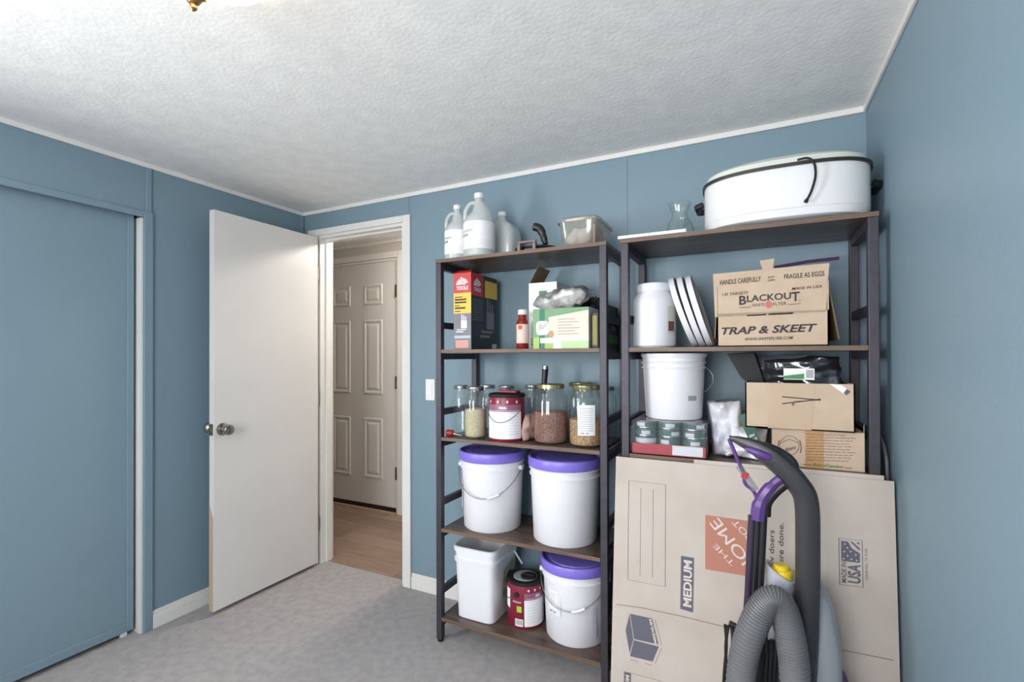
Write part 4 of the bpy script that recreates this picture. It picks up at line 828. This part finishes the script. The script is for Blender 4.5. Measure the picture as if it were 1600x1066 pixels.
# silver collar cut at a slant, with yellow cap
kc = at(1219, 905, yv+.03); n = 28; vs = []; kr = .036
zbt = at(1219, 935, yv+.03).z
for (rr, f_) in ((kr*1.0, 0), (kr*1.02, 1), (kr*.86, 1), (kr*.84, .7)):
    for k in range(n):
        t_ = 2*pi*k/n; X_ = cos(t_)*rr; Y_ = sin(t_)*rr; zz = zbt if f_ == 0 else (kc.z+.022-X_*.62)-(0 if f_ == 1 else .02)
        vs.append((kc.x+X_, kc.y+Y_, zz))
MB().add(vs, [(i*n+k, i*n+(k+1) % n, (i+1)*n+(k+1) % n, (i+1)*n+k) for i in range(3) for k in range(n)]+[tuple(3*n+k for k in range(n))], 0).build('collar', SILV2, vc, smooth=True)
yc_ = at(1221, 893, yv+.03)
MB().lathe(yc_.x, yc_.y, [(.0265, yc_.z-.018), (.0275, yc_.z-.016), (.0275, yc_.z+.004), (.025, yc_.z+.007), (.0205, yc_.z+.008), (.0205, yc_.z+.016), (.017, yc_.z+.019)], 28).build('filler_cap', pm('yellow_cap', (218, 188, 40), .35), vc, smooth=True)
MB().loft([(kc.x+.012, kc.y+.03, .12, .062, .05, 3), (kc.x+.012, kc.y+.03, zbt+.004, .048, .045, 3)], 32).build('neck', SILV2, vc, smooth=True)
# ribbed hose
yh = -.705
hpth = bez([(at(1152, 1066, yh).x-.002, yh, .20), at(1157, 1066, yh), at(1166, 1010, yh), at(1184, 963, yh), at(1202, 939, yh+.004), at(1216, 941, yh+.008), at(1228, 966, yh+.01), at(1237, 1010, yh+.01), at(1242, 1066, yh+.01), (at(1244, 1066, yh).x, yh+.01, .20)], 44)
rr = [.0335+(.0022 if (i % 5) in (0, 1) else -.001) for i in range(len(hpth))]
MB().tube(hpth, rr, 20).build('hose', pm('hose_grey', (104, 104, 106), .4), vc, smooth=True)
# cords
cw = MB()
for k, pxx in enumerate((1133, 1138, 1143, 1148)):
    cw.tube(bez([at(pxx, 976+2*k, -.62), at(pxx+2-2*(k % 2)*3, 1010, -.625), at(pxx-2, 1066, -.62), (at(pxx, 1066, -.62).x, -.62, .22)], 5), .0042, 7)
cw.build('power_cord', RUBBER, vc, smooth=True)
for pxx in (1192, 1199, 1206, 1213):
    MB().tube(bez([at(pxx, 1000, -.648), at(pxx-1, 1030, -.652), at(pxx-3, 1066, -.65), (at(pxx-3, 1066, -.65).x, -.65, .24)], 5), .0052, 8).build('cord_loop', RUBBER, vc, smooth=True)
MB().tube([at(1139, 974, -.60), at(1170, 990, -.60)], .009, 10).build('cord_hook', GREYM, vc, smooth=True)
MB().tube(bez([at(1192, 1000, -.655), at(1190, 992, -.66), at(1194, 987, -.66), at(1197, 994, -.66), at(1197, 1020, -.66)], 4), .0035, 8).build('cord_hook', GREYM, vc, smooth=True)
mb = MB().prism([at(1172, 1020, -.635), at(1191, 1033, -.635), at(1190, 1046, -.635), at(1170, 1031, -.635)], (0, .03, 0)); mb.build('accent_panel', PURPLE, vc, bevel=.002)
MB().loft([(2.545, -.60, .09, .085, .06, 4), (2.545, -.60, .34, .062, .045, 4), (2.545, -.60, .43, .050, .040, 4)], 32).build('lower_body', GREYM, vc, smooth=True)
MB().loft([(2.575, -.625, .022, .135, .145, 5), (2.575, -.625, .09, .135, .145, 5), (2.575, -.60, .13, .11, .10, 4)], 48).build('floor_head', BLACKP, vc, smooth=True)
for dx in (-.125, .125): MB().tube([(2.575+dx-.012, -.56, .035), (2.575+dx+.012, -.56, .035)], .035, 24).build('wheel', RUBBER, vc, smooth=True)
